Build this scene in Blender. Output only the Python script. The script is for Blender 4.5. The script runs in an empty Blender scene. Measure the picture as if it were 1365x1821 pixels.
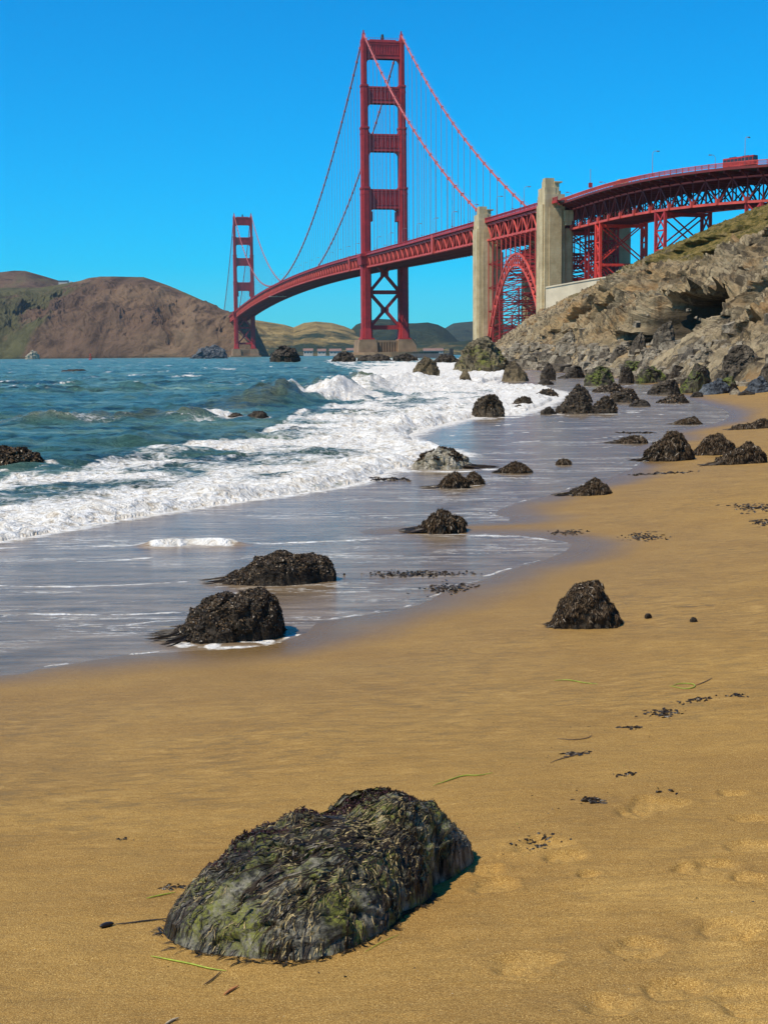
import bpy, math, random
import numpy as np
from mathutils import Vector, Matrix
R = math.radians
rng = np.random.default_rng(7)
random.seed(7)
scene = bpy.context.scene
col = scene.collection

# ------------------------------------------------------------------ camera
F, PT, ROLL, H = 2454.2, .11391, .00872, 2.6
CR, SR = math.cos(ROLL), math.sin(ROLL)
cam_d = bpy.data.cameras.new('camera'); cam = bpy.data.objects.new('camera', cam_d); col.objects.link(cam)
cam_d.sensor_fit = 'HORIZONTAL'; cam_d.sensor_width = 36; cam_d.lens = 36 * F / 1365
cam_d.clip_start = .1; cam_d.clip_end = 60000
fw = Vector((0, math.cos(PT), -math.sin(PT))); up0 = Vector((0, math.sin(PT), math.cos(PT))); rt0 = Vector((1, 0, 0))
rt = CR * rt0 - SR * up0; up = SR * rt0 + CR * up0
cam.matrix_world = Matrix(((rt.x, up.x, -fw.x, 0), (rt.y, up.y, -fw.y, 0), (rt.z, up.z, -fw.z, H), (0, 0, 0, 1)))
scene.camera = cam

# ------------------------------------------------------------------ light
SUN_AZ_VEC = Vector((-.86, -.51, 0)).normalized(); SUN_EL = R(56)
sunv = Vector((SUN_AZ_VEC.x * math.cos(SUN_EL), SUN_AZ_VEC.y * math.cos(SUN_EL), math.sin(SUN_EL)))
sd_ = bpy.data.lights.new('sun', 'SUN'); sd_.energy = 5.0; sd_.angle = R(.5); sd_.color = (1, .91, .76)
sun = bpy.data.objects.new('sun', sd_); col.objects.link(sun)
sun.rotation_euler = (-sunv).to_track_quat('-Z', 'Y').to_euler()
w = bpy.data.worlds.new('World'); scene.world = w; w.use_nodes = True
wt = w.node_tree; wt.nodes.clear()
sky = wt.nodes.new('ShaderNodeTexSky'); sky.sky_type = 'NISHITA'; sky.sun_disc = False
sky.sun_elevation = SUN_EL; sky.sun_rotation = math.atan2(sunv.x, sunv.y)
sky.air_density = 1.0; sky.dust_density = .2; sky.ozone_density = 3.0
tint = wt.nodes.new('ShaderNodeMix'); tint.data_type = 'RGBA'; tint.blend_type = 'MULTIPLY'; tint.inputs[0].default_value = 1; tint.inputs[7].default_value = (.17, .80, 1.20, 1)
hs = wt.nodes.new('ShaderNodeHueSaturation'); hs.inputs['Saturation'].default_value = 1.12
bgn = wt.nodes.new('ShaderNodeBackground'); bgn.inputs['Strength'].default_value = .128
wo = wt.nodes.new('ShaderNodeOutputWorld')
wt.links.new(sky.outputs[0], tint.inputs[6]); wt.links.new(tint.outputs[2], hs.inputs['Color']); wt.links.new(hs.outputs[0], bgn.inputs[0]); wt.links.new(bgn.outputs[0], wo.inputs[0])
scene.view_settings.view_transform = 'Standard'; scene.view_settings.look = 'None'
scene.view_settings.exposure = 0.08; scene.view_settings.gamma = 1
scene.cycles.max_bounces = 6; scene.cycles.volume_bounces = 0

# ------------------------------------------------------------------ projection helpers (world places of things seen in the photo)
def ray(px, py):
    a = px - 682.5; b = 910.5 - py
    x = CR * a + SR * b; y = -SR * a + CR * b
    return np.array([x / F, math.cos(PT) + y / F * math.sin(PT), -math.sin(PT) + y / F * math.cos(PT)])
EYE = np.array([0, 0, H])
def onz(px, py, z=0.):
    r = ray(px, py); return EYE + r * ((z - H) / r[2])
def atY(px, py, Y):
    r = ray(px, py); return EYE + r * (Y / r[1])
def projv(X, Y, Z):
    Z = Z - H
    d = Y * math.cos(PT) - Z * math.sin(PT); v = Y * math.sin(PT) + Z * math.cos(PT)
    x = X / d * F; y = v / d * F
    return 682.5 + CR * x - SR * y, 910.5 - (SR * x + CR * y)

# ------------------------------------------------------------------ numpy noise
_perm = np.random.default_rng(3).permutation(256); _perm = np.concatenate([_perm, _perm, _perm])
_g = np.random.default_rng(4).normal(size=(256, 3)); _g /= np.linalg.norm(_g, axis=1)[:, None]
def pn(x, y, z=0.):
    x, y, z = np.broadcast_arrays(np.asarray(x, float), np.asarray(y, float), np.asarray(z, float))
    xi = np.floor(x).astype(int); yi = np.floor(y).astype(int); zi = np.floor(z).astype(int)
    xf = x - xi; yf = y - yi; zf = z - zi
    xi &= 255; yi &= 255; zi &= 255
    u = xf * xf * xf * (xf * (xf * 6 - 15) + 10); v = yf * yf * yf * (yf * (yf * 6 - 15) + 10); w_ = zf * zf * zf * (zf * (zf * 6 - 15) + 10)
    def gr(i, j, k):
        h = _perm[_perm[_perm[xi + i] + yi + j] + zi + k]
        g = _g[h]
        return g[..., 0] * (xf - i) + g[..., 1] * (yf - j) + g[..., 2] * (zf - k)
    def L(a, b, t): return a + t * (b - a)
    r = L(L(L(gr(0,0,0), gr(1,0,0), u), L(gr(0,1,0), gr(1,1,0), u), v), L(L(gr(0,0,1), gr(1,0,1), u), L(gr(0,1,1), gr(1,1,1), u), v), w_)
    return r * 1.5
def fbm(x, y, z=0., o=4, lac=2.03, gain=.5):
    a = 1.; s = 0.
    for i in range(o):
        s = s + a * pn(x + 17.3 * i, y + 5.1 * i, z); x = x * lac; y = y * lac; z = np.asarray(z) * lac; a *= gain
    return s
def ridged(x, y, z=0., o=4, gain=.5):
    a = 1.; s = 0.
    for i in range(o):
        s = s + a * (1 - 2 * np.abs(pn(x + 31.7 * i, y + 11.3 * i, z))); x = x * 2.1; y = y * 2.1; z = np.asarray(z) * 2.1; a *= gain
    return s
_wr = np.random.default_rng(11).random((65536, 4))
def blocks(x, y, seed=0, tilt=.8):
    # faceted relief: each Voronoi cell is a tilted flat block; returns height about -.5...5 and distance to the cell edge
    x = np.asarray(x, float); y = np.asarray(y, float); xi = np.floor(x).astype(int); yi = np.floor(y).astype(int)
    b1 = np.full(x.shape, 1e9); b2 = b1.copy(); h = np.zeros(x.shape)
    for i in (-1, 0, 1):
        for j in (-1, 0, 1):
            k = ((xi + i) * 73856093 ^ (yi + j) * 19349663 ^ (seed * 83492791)) & 65535
            r = _wr[k]; dx = x - (xi + i + r[..., 0]); dy = y - (yi + j + r[..., 1]); d = dx * dx + dy * dy
            v = (r[..., 2] - .5) + tilt * (dx * (r[..., 3] - .5) * 2 + dy * (((r[..., 2] * 7.3) % 1) - .5) * 2)
            m = d < b1; b2 = np.where(m, b1, np.minimum(b2, d)); h = np.where(m, v, h); b1 = np.where(m, d, b1)
    return h, np.sqrt(b2) - np.sqrt(b1)
def blocks3(x, y, z, seed=0, tilt=.9):
    x = np.asarray(x, float); xi = np.floor(x).astype(int); yi = np.floor(y).astype(int); zi = np.floor(z).astype(int)
    b1 = np.full(x.shape, 1e9); b2 = b1.copy(); h = np.zeros(x.shape)
    for i in (-1, 0, 1):
        for j in (-1, 0, 1):
            for l in (-1, 0, 1):
                k = ((xi + i) * 73856093 ^ (yi + j) * 19349663 ^ (zi + l) * 50331653 ^ (seed * 83492791)) & 65535
                r = _wr[k]; q = (r * 7.31) % 1
                dx = x - (xi + i + r[..., 0]); dy = y - (yi + j + r[..., 1]); dz = z - (zi + l + r[..., 2]); d = dx * dx + dy * dy + dz * dz
                v = (r[..., 3] - .5) + tilt * (dx * (q[..., 0] - .5) + dy * (q[..., 1] - .5) + dz * (q[..., 2] - .5)) * 2
                m = d < b1; b2 = np.where(m, b1, np.minimum(b2, d)); h = np.where(m, v, h); b1 = np.where(m, d, b1)
    return h, np.sqrt(b2) - np.sqrt(b1)
def gnormal(X, Y, Z, wrap=False):
    P = np.stack([X, Y, Z], -1)
    if wrap: dv = np.roll(P, -1, 1) - np.roll(P, 1, 1)
    else: dv = np.gradient(P, axis=1)
    du = np.gradient(P, axis=0); n = np.cross(du, dv); n /= np.linalg.norm(n, axis=-1, keepdims=True) + 1e-12
    return n
def sst(a, b, x):
    t = np.clip((x - a) / (b - a), 0, 1); return t * t * (3 - 2 * t)

# ------------------------------------------------------------------ object helpers
def tag(o, label=None, cat=None, group=None, kind=None):
    if label: o['label'] = label
    if cat: o['category'] = cat
    if group: o['group'] = group
    if kind: o['kind'] = kind
    return o
def empty(name, loc=(0, 0, 0), rz=0, parent=None):
    o = bpy.data.objects.new(name, None); col.objects.link(o); o.location = loc; o.rotation_euler = (0, 0, rz)
    if parent: o.parent = parent
    return o
def mesh_np(name, V, Fq, mat, parent=None, smooth=False, attrs=None, loc=None):
    me = bpy.data.meshes.new(name)
    V = np.asarray(V, np.float32)
    if loc is not None: V = V - np.asarray(loc, np.float32)
    Fq = np.asarray(Fq, np.int32); n = Fq.shape[1]
    me.vertices.add(len(V)); me.vertices.foreach_set('co', V.ravel())
    me.loops.add(Fq.size); me.loops.foreach_set('vertex_index', Fq.ravel())
    me.polygons.add(len(Fq)); me.polygons.foreach_set('loop_start', np.arange(len(Fq), dtype=np.int32) * n)
    me.polygons.foreach_set('loop_total', np.full(len(Fq), n, np.int32))
    me.update(calc_edges=True)
    me.polygons.foreach_set('use_smooth', np.full(len(Fq), smooth))
    if attrs:
        for k, a in attrs.items():
            at = me.attributes.new(k, 'FLOAT', 'POINT'); at.data.foreach_set('value', np.asarray(a, np.float32).ravel())
    me.materials.append(mat)
    o = bpy.data.objects.new(name, me); col.objects.link(o)
    if parent: o.parent = parent
    if loc is not None: o.location = loc
    return o
def grid_faces(nr, nc, wrap=False):
    i = np.arange(nr - 1)[:, None]; j = np.arange(nc if wrap else nc - 1)[None, :]
    j2 = (j + 1) % nc
    return np.stack([i * nc + j, i * nc + j2, (i + 1) * nc + j2, (i + 1) * nc + j], -1).reshape(-1, 4)
class MB:
    def __init__(s): s.v = []; s.f = []
    def hexa(s, p):
        b = len(s.v); s.v += [tuple(q) for q in p]
        s.f += [(b, b+3, b+2, b+1), (b+4, b+5, b+6, b+7), (b, b+1, b+5, b+4), (b+1, b+2, b+6, b+5), (b+2, b+3, b+7, b+6), (b+3, b, b+4, b+7)]
    def bar(s, a, b, w_, h=None, upv=(0, 0, 1)):
        h = h or w_; a = Vector(a); b = Vector(b); d = (b - a)
        if d.length < 1e-6: return
        d.normalize(); u = Vector(upv)
        if abs(d.dot(u)) > .98: u = Vector(TRU)
        x = d.cross(u).normalized(); y = x.cross(d).normalized(); x = x * w_ / 2; y = y * h / 2
        s.hexa([a - x - y, a + x - y, a + x + y, a - x + y, b - x - y, b + x - y, b + x + y, b - x + y])
    def box(s, lo, hi, fr=None):
        x0, y0, z0 = lo; x1, y1, z1 = hi
        p = [(x0,y0,z0),(x1,y0,z0),(x1,y1,z0),(x0,y1,z0),(x0,y0,z1),(x1,y0,z1),(x1,y1,z1),(x0,y1,z1)]
        if fr: p = [fr(*q) for q in p]
        s.hexa(p)
    def prism(s, poly, z0, z1, fr=None, poly1=None):
        n = len(poly); b = len(s.v); poly1 = poly1 or poly
        P = [(x, y, z0) for x, y in poly] + [(x, y, z1) for x, y in poly1]
        if fr: P = [fr(*q) for q in P]
        s.v += [tuple(q) for q in P]
        s.f += [tuple(b + i for i in reversed(range(n))), tuple(b + n + i for i in range(n))]
        for i in range(n): s.f.append((b+i, b+(i+1) % n, b+n+(i+1) % n, b+n+i))
    def tube(s, pts, r, n=6, taper=None):
        pts = [Vector(p) for p in pts]; b0 = len(s.v)
        for i, p in enumerate(pts):
            d = (pts[min(i+1, len(pts)-1)] - pts[max(i-1, 0)]).normalized()
            u = Vector((0, 0, 1)) if abs(d.z) < .95 else Vector((1, 0, 0))
            x = d.cross(u).normalized(); y = x.cross(d)
            rr = r if taper is None else r * taper[i]
            for k in range(n):
                a = 2 * math.pi * k / n; s.v.append(tuple(p + x * math.cos(a) * rr + y * math.sin(a) * rr))
        for i in range(len(pts) - 1):
            for k in range(n):
                s.f.append((b0+i*n+k, b0+i*n+(k+1) % n, b0+(i+1)*n+(k+1) % n, b0+(i+1)*n+k))
        s.f.append(tuple(b0 + k for k in reversed(range(n)))); s.f.append(tuple(b0 + (len(pts)-1)*n + k for k in range(n)))
    def build(s, name, mat, parent=None, loc=None, smooth=False):
        me = bpy.data.meshes.new(name)
        v = s.v if loc is None else [(a-loc[0], b-loc[1], c-loc[2]) for a, b, c in s.v]
        me.from_pydata(v, [], s.f); me.update(); me.materials.append(mat)
        if smooth: me.polygons.foreach_set('use_smooth', [True] * len(me.polygons))
        o = bpy.data.objects.new(name, me); col.objects.link(o)
        if parent: o.parent = parent
        if loc is not None: o.location = loc
        return o

# ------------------------------------------------------------------ materials
class NT:
    def __init__(s, name):
        s.m = bpy.data.materials.new(name); s.m.use_nodes = True; s.t = s.m.node_tree; s.t.nodes.clear()
        s.out = s.n('ShaderNodeOutputMaterial'); s.geo = s.n('ShaderNodeNewGeometry')
    def n(s, t): return s.t.nodes.new(t)
    def l(s, a, b): s.t.links.new(a, b)
    def put(s, sock, v):
        if hasattr(v, 'default_value') or isinstance(v, bpy.types.NodeSocket): s.l(v, sock)
        else:
            if isinstance(v, (tuple, list)) and len(v) == 3 and sock.type == 'RGBA': v = (*v, 1)
            sock.default_value = v
    def vec(s, scale=(1, 1, 1), rot=(0, 0, 0), src=None):
        mp = s.n('ShaderNodeMapping'); mp.inputs['Scale'].default_value = scale; mp.inputs['Rotation'].default_value = rot
        s.l(src or s.geo.outputs['Position'], mp.inputs['Vector']); return mp.outputs[0]
    def noise(s, scale=1, detail=4, rough=.55, v=None, dist=0, kind='FBM'):
        q = s.n('ShaderNodeTexNoise'); q.inputs['Scale'].default_value = scale; q.inputs['Detail'].default_value = detail
        q.inputs['Roughness'].default_value = rough; q.inputs['Distortion'].default_value = dist
        s.l(v or s.geo.outputs['Position'], q.inputs['Vector']); return q.outputs['Fac']
    def vor(s, scale=1, v=None, feat='F1'):
        q = s.n('ShaderNodeTexVoronoi'); q.feature = feat; q.inputs['Scale'].default_value = scale
        s.l(v or s.geo.outputs['Position'], q.inputs['Vector']); return q.outputs['Distance'], (q.outputs['Color'] if feat == 'F1' else None)
    def ramp(s, f, pts):
        q = s.n('ShaderNodeValToRGB'); e = q.color_ramp.elements
        while len(e) < len(pts): e.new(.5)
        for k, (p, c) in enumerate(pts):
            e[k].position = p
            e[k].color = (c, c, c, 1) if isinstance(c, (int, float)) else (*c, 1)
        s.put(q.inputs[0], f); return q.outputs[0]
    def mix(s, f, a, b, mode='MIX'):
        q = s.n('ShaderNodeMix'); q.data_type = 'RGBA'; q.blend_type = mode
        s.put(q.inputs[0], f); s.put(q.inputs[6], a); s.put(q.inputs[7], b); return q.outputs[2]
    def math(s, op, a, b=0., c=0., clamp=False):
        q = s.n('ShaderNodeMath'); q.operation = op; q.use_clamp = clamp
        s.put(q.inputs[0], a); s.put(q.inputs[1], b); s.put(q.inputs[2], c); return q.outputs[0]
    def attr(s, name):
        q = s.n('ShaderNodeAttribute'); q.attribute_name = name; return q.outputs['Fac']
    def bump(s, h, strength=.5, dist=.1, prev=None):
        q = s.n('ShaderNodeBump'); q.inputs['Strength'].default_value = strength; q.inputs['Distance'].default_value = dist
        s.l(h, q.inputs['Height'])
        if prev: s.l(prev, q.inputs['Normal'])
        return q.outputs[0]
    def bsdf(s, color, rough=.7, normal=None, ior=None, spec=None, sheen=None):
        q = s.n('ShaderNodeBsdfPrincipled'); s.put(q.inputs['Base Color'], color); s.put(q.inputs['Roughness'], rough)
        if normal: s.l(normal, q.inputs['Normal'])
        if ior: q.inputs['IOR'].default_value = ior
        if spec is not None: s.put(q.inputs['Specular IOR Level'], spec)
        return q.outputs[0]
    def fin(s, sh): s.l(sh, s.out.inputs['Surface']); return s.m

def mat_paint(name, c, rough=.55, var=.25, sc=.25):
    t = NT(name)
    n1 = t.noise(sc, 5, .6); n2 = t.noise(.15, 3, .5, v=t.vec((1, 1, .12)))
    a = t.ramp(n1, [(.3, tuple(x * (1 - var) for x in c)), (.7, tuple(min(1, x * (1 + var)) for x in c))])
    b = t.mix(t.ramp(n2, [(.45, 0), (.75, .35)]), a, tuple(x * .5 for x in c))
    return t.fin(t.bsdf(b, rough, t.bump(t.noise(1.2, 4), .3, .05)))
M = {}
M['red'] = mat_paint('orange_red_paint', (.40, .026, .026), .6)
M['redlight'] = mat_paint('sunlit_orange_paint', (.58, .075, .052), .6)  # same bridge paint, lightened to paint in sunlit steel
M['cable'] = mat_paint('cable_paint', (.55, .12, .09), .5, .2, .6)
M['rope'] = mat_paint('rope_paint', (.33, .16, .17), .6, .1)
M['asphalt'] = mat_paint('asphalt', (.05, .05, .05), .9)
M['black'] = mat_paint('black_rubber', (.015, .015, .015), .6)
M['glass'] = mat_paint('dark_glass', (.03, .035, .04), .12, .05)
M['steel'] = mat_paint('galvanised_steel', (.35, .36, .36), .5, .1)
M['cream'] = mat_paint('cream_wall_paint', (.55, .48, .40), .7, .1)
M['rooftile'] = mat_paint('red_roof_tile', (.22, .12, .09), .8, .15)
M['brick'] = mat_paint('old_brick', (.30, .14, .08), .85, .2, .4)
M['buoyred'] = mat_paint('buoy_red', (.6, .03, .02), .5, .1)
def mat_concrete():
    t = NT('board_marked_concrete')
    z = t.n('ShaderNodeSeparateXYZ'); t.l(t.geo.outputs['Position'], z.inputs[0])
    fr = t.math('FRACT', t.math('MULTIPLY', z.outputs[2], .52))
    line = t.ramp(fr, [(0, .45), (.07, 1)])
    n = t.noise(.22, 6, .65); st = t.noise(.35, 5, .6, v=t.vec((1, 1, .08)))
    c = t.ramp(n, [(.3, (.40, .29, .14)), (.55, (.56, .43, .23)), (.75, (.66, .54, .32))])
    c = t.mix(t.ramp(st, [(.5, 0), (.72, .6)]), c, (.20, .15, .09))
    c = t.mix(t.math('MULTIPLY', t.math('SUBTRACT', 1, line), .5), c, (.16, .12, .07))
    return t.fin(t.bsdf(c, .85, t.bump(t.noise(1.5, 6, .6), .5, .15)))
M['concrete'] = mat_concrete()
def mat_sand():
    t = NT('damp_ochre_sand')
    wet = t.attr('wet'); dry = t.attr('dry')
    g = t.noise(230, 3, .75); g2 = t.noise(120, 3, .6); m = t.noise(.9, 5, .6, v=t.vec((1, 1.6, 1))); big = t.noise(.35, 4, .55)
    rip = t.noise(9, 4, .6, v=t.vec((.45, 1.6, 1), (0, 0, .25)))
    c = t.ramp(m, [(.28, (.275, .142, .030)), (.5, (.345, .186, .040)), (.75, (.42, .238, .055))])
    c = t.mix(t.ramp(rip, [(.35, .0), (.75, .30)]), c, (.27, .155, .045))
    c = t.mix(t.ramp(big, [(.48, 0), (.62, .35)]), c, (.29, .165, .045))
    c = t.mix(t.math('MULTIPLY', dry, .75), c, (.56, .33, .085))
    g3 = t.noise(60, 4, .75)
    c = t.mix(t.ramp(g3, [(.36, .38), (.50, 0)]), c, (.17, .095, .025))
    c = t.mix(t.ramp(g, [(.40, .75), (.50, 0)]), c, (.10, .052, .014))
    c = t.mix(t.ramp(g, [(.56, 0), (.66, .75)]), c, (.80, .56, .22))
    mot = t.noise(9, 7, .75, v=t.vec((.5, 1.3, 1), (0, 0, .12)), dist=.5)
    c = t.mix(t.math('MULTIPLY', t.ramp(mot, [(.40, .6), (.50, 0)]), t.attr('mottle')), c, (.15, .098, .040))
    c = t.mix(t.math('MULTIPLY', t.ramp(mot, [(.54, 0), (.64, .5)]), t.attr('mottle')), c, (.50, .31, .10))
    c = t.mix(t.ramp(wet, [(0, 0), (1, .62)]), c, (.10, .060, .024))
    ro = t.ramp(wet, [(0, .85), (.55, .55), (1, .22)])
    h = t.math('ADD', t.math('ADD', t.math('MULTIPLY', g2, .5), t.math('MULTIPLY', mot, 2.5)), t.math('ADD', t.math('MULTIPLY', rip, 1.5), t.math('MULTIPLY', t.noise(28, 4, .6), .6)))
    b = t.bump(h, .55, .012)
    return t.fin(t.bsdf(c, ro, b, spec=t.ramp(wet, [(0, .15), (1, .6)])))
M['sand'] = mat_sand()
def mat_water():
    t = NT('sea_water')
    foam = t.attr('foam'); sh = t.attr('shallow'); farv = t.attr('far')
    # foam pattern: lace plus streaks
    v1 = t.vec((1, 1.0, .3), (0, 0, .18))
    n1 = t.noise(1.3, 8, .68, v=v1, dist=.8); n2 = t.noise(6, 5, .6, v=v1, dist=.6); n3 = t.noise(.35, 4, .6, v=v1)
    lac = t.math('SUBTRACT', .62, t.math('MULTIPLY', t.math('ABSOLUTE', t.math('SUBTRACT', t.noise(1.8, 5, .65, v=v1, dist=1.2), .5)), 2.2))
    s = t.math('ADD', t.math('MULTIPLY', n1, .38), t.math('ADD', t.math('MULTIPLY', lac, .25), t.math('ADD', t.math('MULTIPLY', n2, .20), t.math('MULTIPLY', n3, .17))))
    f = t.math('ADD', t.math('MULTIPLY', t.math('SUBTRACT', s, .5), 2.6), t.math('SUBTRACT', t.math('MULTIPLY', foam, 1.9), .8))
    mask = t.ramp(f, [(.05, 0), (.25, .6), (.42, 1)])
    mask = t.math('MULTIPLY', mask, t.ramp(foam, [(.03, 0), (.12, 1)]))
    # whitecaps far out
    wc = t.noise(.16, 6, .72, v=t.vec((1, .35, 1), (0, 0, .1)), dist=.5)
    wcm = t.math('MULTIPLY', t.ramp(wc, [(.60, 0), (.65, .85)]), t.ramp(farv, [(.0, 0), (.3, 1)]))
    mask = t.math('MAXIMUM', mask, wcm)
    # fine foam threads drifting on the backwash
    th_ = t.noise(1.0, 7, .66, v=t.vec((.55, 3.2, 1), (0, 0, .10)), dist=.6); thl = t.math('ABSOLUTE', t.math('SUBTRACT', th_, .5))
    thz = t.noise(.5, 3, .6, v=t.vec((.5, 1.4, 1)))
    thm = t.math('MULTIPLY', t.ramp(thl, [(0, .8), (.012, .5), (.022, 0)]), t.math('MULTIPLY', t.ramp(sh, [(.55, 0), (.8, 1)]), t.ramp(thz, [(.46, 0), (.60, 1)])))
    mask = t.math('MAXIMUM', mask, thm)
    deepn = t.noise(.03, 6, .65, v=t.vec((.6, 1.2, 1)))
    deep = t.ramp(deepn, [(.3, (.030, .105, .092)), (.5, (.070, .18, .145)), (.7, (.16, .29, .21))])
    chop = t.noise(.30, 8, .70, v=t.vec((.45, 1.3, 1), (0, 0, .15)), dist=.4)
    deep = t.mix(t.ramp(chop, [(.52, 0), (.66, .85)]), deep, (.26, .42, .35))  # wave highlights painted into the sea colour
    deep = t.mix(t.ramp(chop, [(.38, .95), (.50, 0)]), deep, (.004, .026, .028))  # dark wave faces painted in the same way
    mid = t.mix(t.ramp(chop, [(.4, 0), (.6, 1)]), (.055, .075, .040), (.17, .18, .095))
    swn = t.noise(2.2, 7, .70, v=t.vec((.30, 1.7, 1), (0, 0, .12)))
    swash = t.ramp(swn, [(.3, (.075, .050, .026)), (.5, (.20, .138, .080)), (.7, (.34, .25, .16))])
    c = t.mix(t.ramp(sh, [(.12, 0), (.45, 1)]), deep, mid)
    c = t.mix(t.ramp(sh, [(.5, 0), (.9, 1)]), c, swash)
    bumpA = t.math('ADD', t.noise(2.2, 8, .70, v=t.vec((.5, 1.3, 1), (0, 0, .15)), dist=.4), t.math('MULTIPLY', t.noise(.30, 7, .66, v=t.vec((.45, 1.2, 1), (0, 0, .12))), 4.5))
    bA = t.n('ShaderNodeBump'); t.l(bumpA, bA.inputs['Height']); bA.inputs['Distance'].default_value = .55
    t.l(t.ramp(sh, [(.3, 1), (.9, .045)]), bA.inputs['Strength'])
    rip = t.n('ShaderNodeBump'); t.l(t.noise(9, 6, .68, v=t.vec((.4, 1.8, 1), (0, 0, .1)), dist=.3), rip.inputs['Height']); rip.inputs['Distance'].default_value = .022
    rip.inputs['Strength'].default_value = .45; t.l(bA.outputs[0], rip.inputs['Normal'])
    ro = t.ramp(sh, [(.2, .28), (.9, .14)])
    wat = t.bsdf(c, ro, rip.outputs[0], ior=1.33, spec=t.ramp(sh, [(.5, .5), (.9, .30)]))
    fb = t.bump(t.math('ADD', n1, t.math('MULTIPLY', n2, .8)), .9, .22)
    fc = t.ramp(n2, [(.30, (.40, .31, .20)), (.44, (.72, .65, .54)), (.60, (.86, .82, .75))])
    fo = t.bsdf(fc, .75, fb)
    ms = t.n('ShaderNodeMixShader'); t.l(mask, ms.inputs[0]); t.l(wat, ms.inputs[1]); t.l(fo, ms.inputs[2])
    return t.fin(ms.outputs[0])
M['water'] = mat_water()
def mat_cliff():
    t = NT('greywacke_cliff')
    gr = t.attr('grass'); yl = t.attr('yellow'); rust = t.attr('rust')
    n = t.noise(.22, 8, .68, dist=.6); n2 = t.noise(1.1, 7, .7, dist=.4); n3 = t.noise(.06, 4, .5)
    c = t.ramp(n, [(.28, (.10, .078, .046)), (.45, (.27, .205, .118)), (.6, (.40, .31, .185)), (.8, (.50, .405, .26))])
    c = t.mix(t.ramp(n2, [(.36, .6), (.47, 0)]), c, (.06, .046, .030))
    c = t.mix(t.ramp(n3, [(.46, 0), (.62, .65)]), c, (.33, .215, .095))
    c = t.mix(rust, c, (.20, .085, .035))
    c = t.mix(t.math('MULTIPLY', t.attr('damp'), .9), c, (.03, .024, .016))  # cave recesses darkened: their shade painted in along with wet rock
    st_ = t.noise(.45, 7, .72, v=t.vec((1, 1, .30), (.0, .5, .3)), dist=.8)
    c = t.mix(t.ramp(st_, [(.50, 0), (.58, .85)]), c, (.065, .050, .034))
    rs_ = t.noise(.14, 5, .65)
    c = t.mix(t.ramp(rs_, [(.54, 0), (.64, .55)]), c, (.30, .165, .06))
    gcol = t.ramp(t.noise(.8, 7, .72), [(.34, (.028, .030, .008)), (.45, (.085, .070, .018)), (.55, (.175, .125, .038)), (.70, (.27, .19, .07))])
    gm = t.math('ADD', t.math('MULTIPLY', t.math('SUBTRACT', t.noise(.22, 8, .75), .5), 6.0), t.math('SUBTRACT', t.math('MULTIPLY', gr, 1.7), .45), clamp=True)
    gm = t.math('MULTIPLY', gm, t.ramp(gr, [(.02, 0), (.2, 1)]))
    c = t.mix(gm, c, gcol)
    c = t.mix(t.math('MULTIPLY', yl, t.ramp(t.noise(1.2, 6, .7), [(.42, 0), (.55, .9)])), c, (.36, .27, .012))
    b = t.bump(t.math('ADD', n2, t.math('MULTIPLY', n, .8)), .8, .5)
    b = t.bump(t.noise(5, 7, .72), .8, .14, b)
    return t.fin(t.bsdf(c, .95, b, spec=.1))
M['cliff'] = mat_cliff()
def mat_hill(name, cols, green=None, gcol=(.07, .085, .035), sc=.004, bs=12):
    t = NT(name)
    n = t.noise(sc, 9, .66, dist=.6); n2 = t.noise(sc * 6, 8, .7, dist=.5)
    c = t.ramp(n, [(.3, cols[0]), (.5, cols[1]), (.7, cols[2])])
    n4 = t.noise(sc * 2.2, 9, .72, v=t.vec((1, .4, .45), (0, .5, 0)), dist=.7)
    c = t.mix(t.ramp(n4, [(.36, .8), (.47, 0)]), c, tuple(x * .35 for x in cols[0]))
    c = t.mix(t.ramp(n2, [(.36, .7), (.5, 0)]), c, tuple(x * .35 for x in cols[0]))
    if green:
        g = t.attr(green)
        gm = t.math('ADD', t.math('MULTIPLY', t.math('SUBTRACT', t.noise(sc * 3, 8, .75), .5), 5), t.math('SUBTRACT', t.math('MULTIPLY', g, 1.8), .6), clamp=True)
        gm = t.math('MULTIPLY', gm, t.ramp(g, [(.02, 0), (.2, 1)]))
        c = t.mix(gm, c, t.ramp(n2, [(.35, tuple(x * .6 for x in gcol)), (.65, tuple(x * 1.3 for x in gcol))]))
    b = t.bump(t.math('ADD', n2, n), .9, bs)
    return t.fin(t.bsdf(c, .95, b, spec=.05))
M['headland'] = mat_hill('headland_rock', [(.070, .045, .030), (.135, .082, .050), (.215, .140, .080)], 'grass', (.085, .078, .034))
M['golden'] = mat_hill('golden_hills', [(.20, .14, .05), (.30, .21, .08), (.38, .27, .11)], 'grass', (.025, .038, .022), bs=8)
M['forest'] = mat_hill('wooded_hills', [(.05, .055, .03), (.06, .07, .035), (.09, .09, .04)], 'grass', (.02, .032, .02), bs=10)
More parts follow.
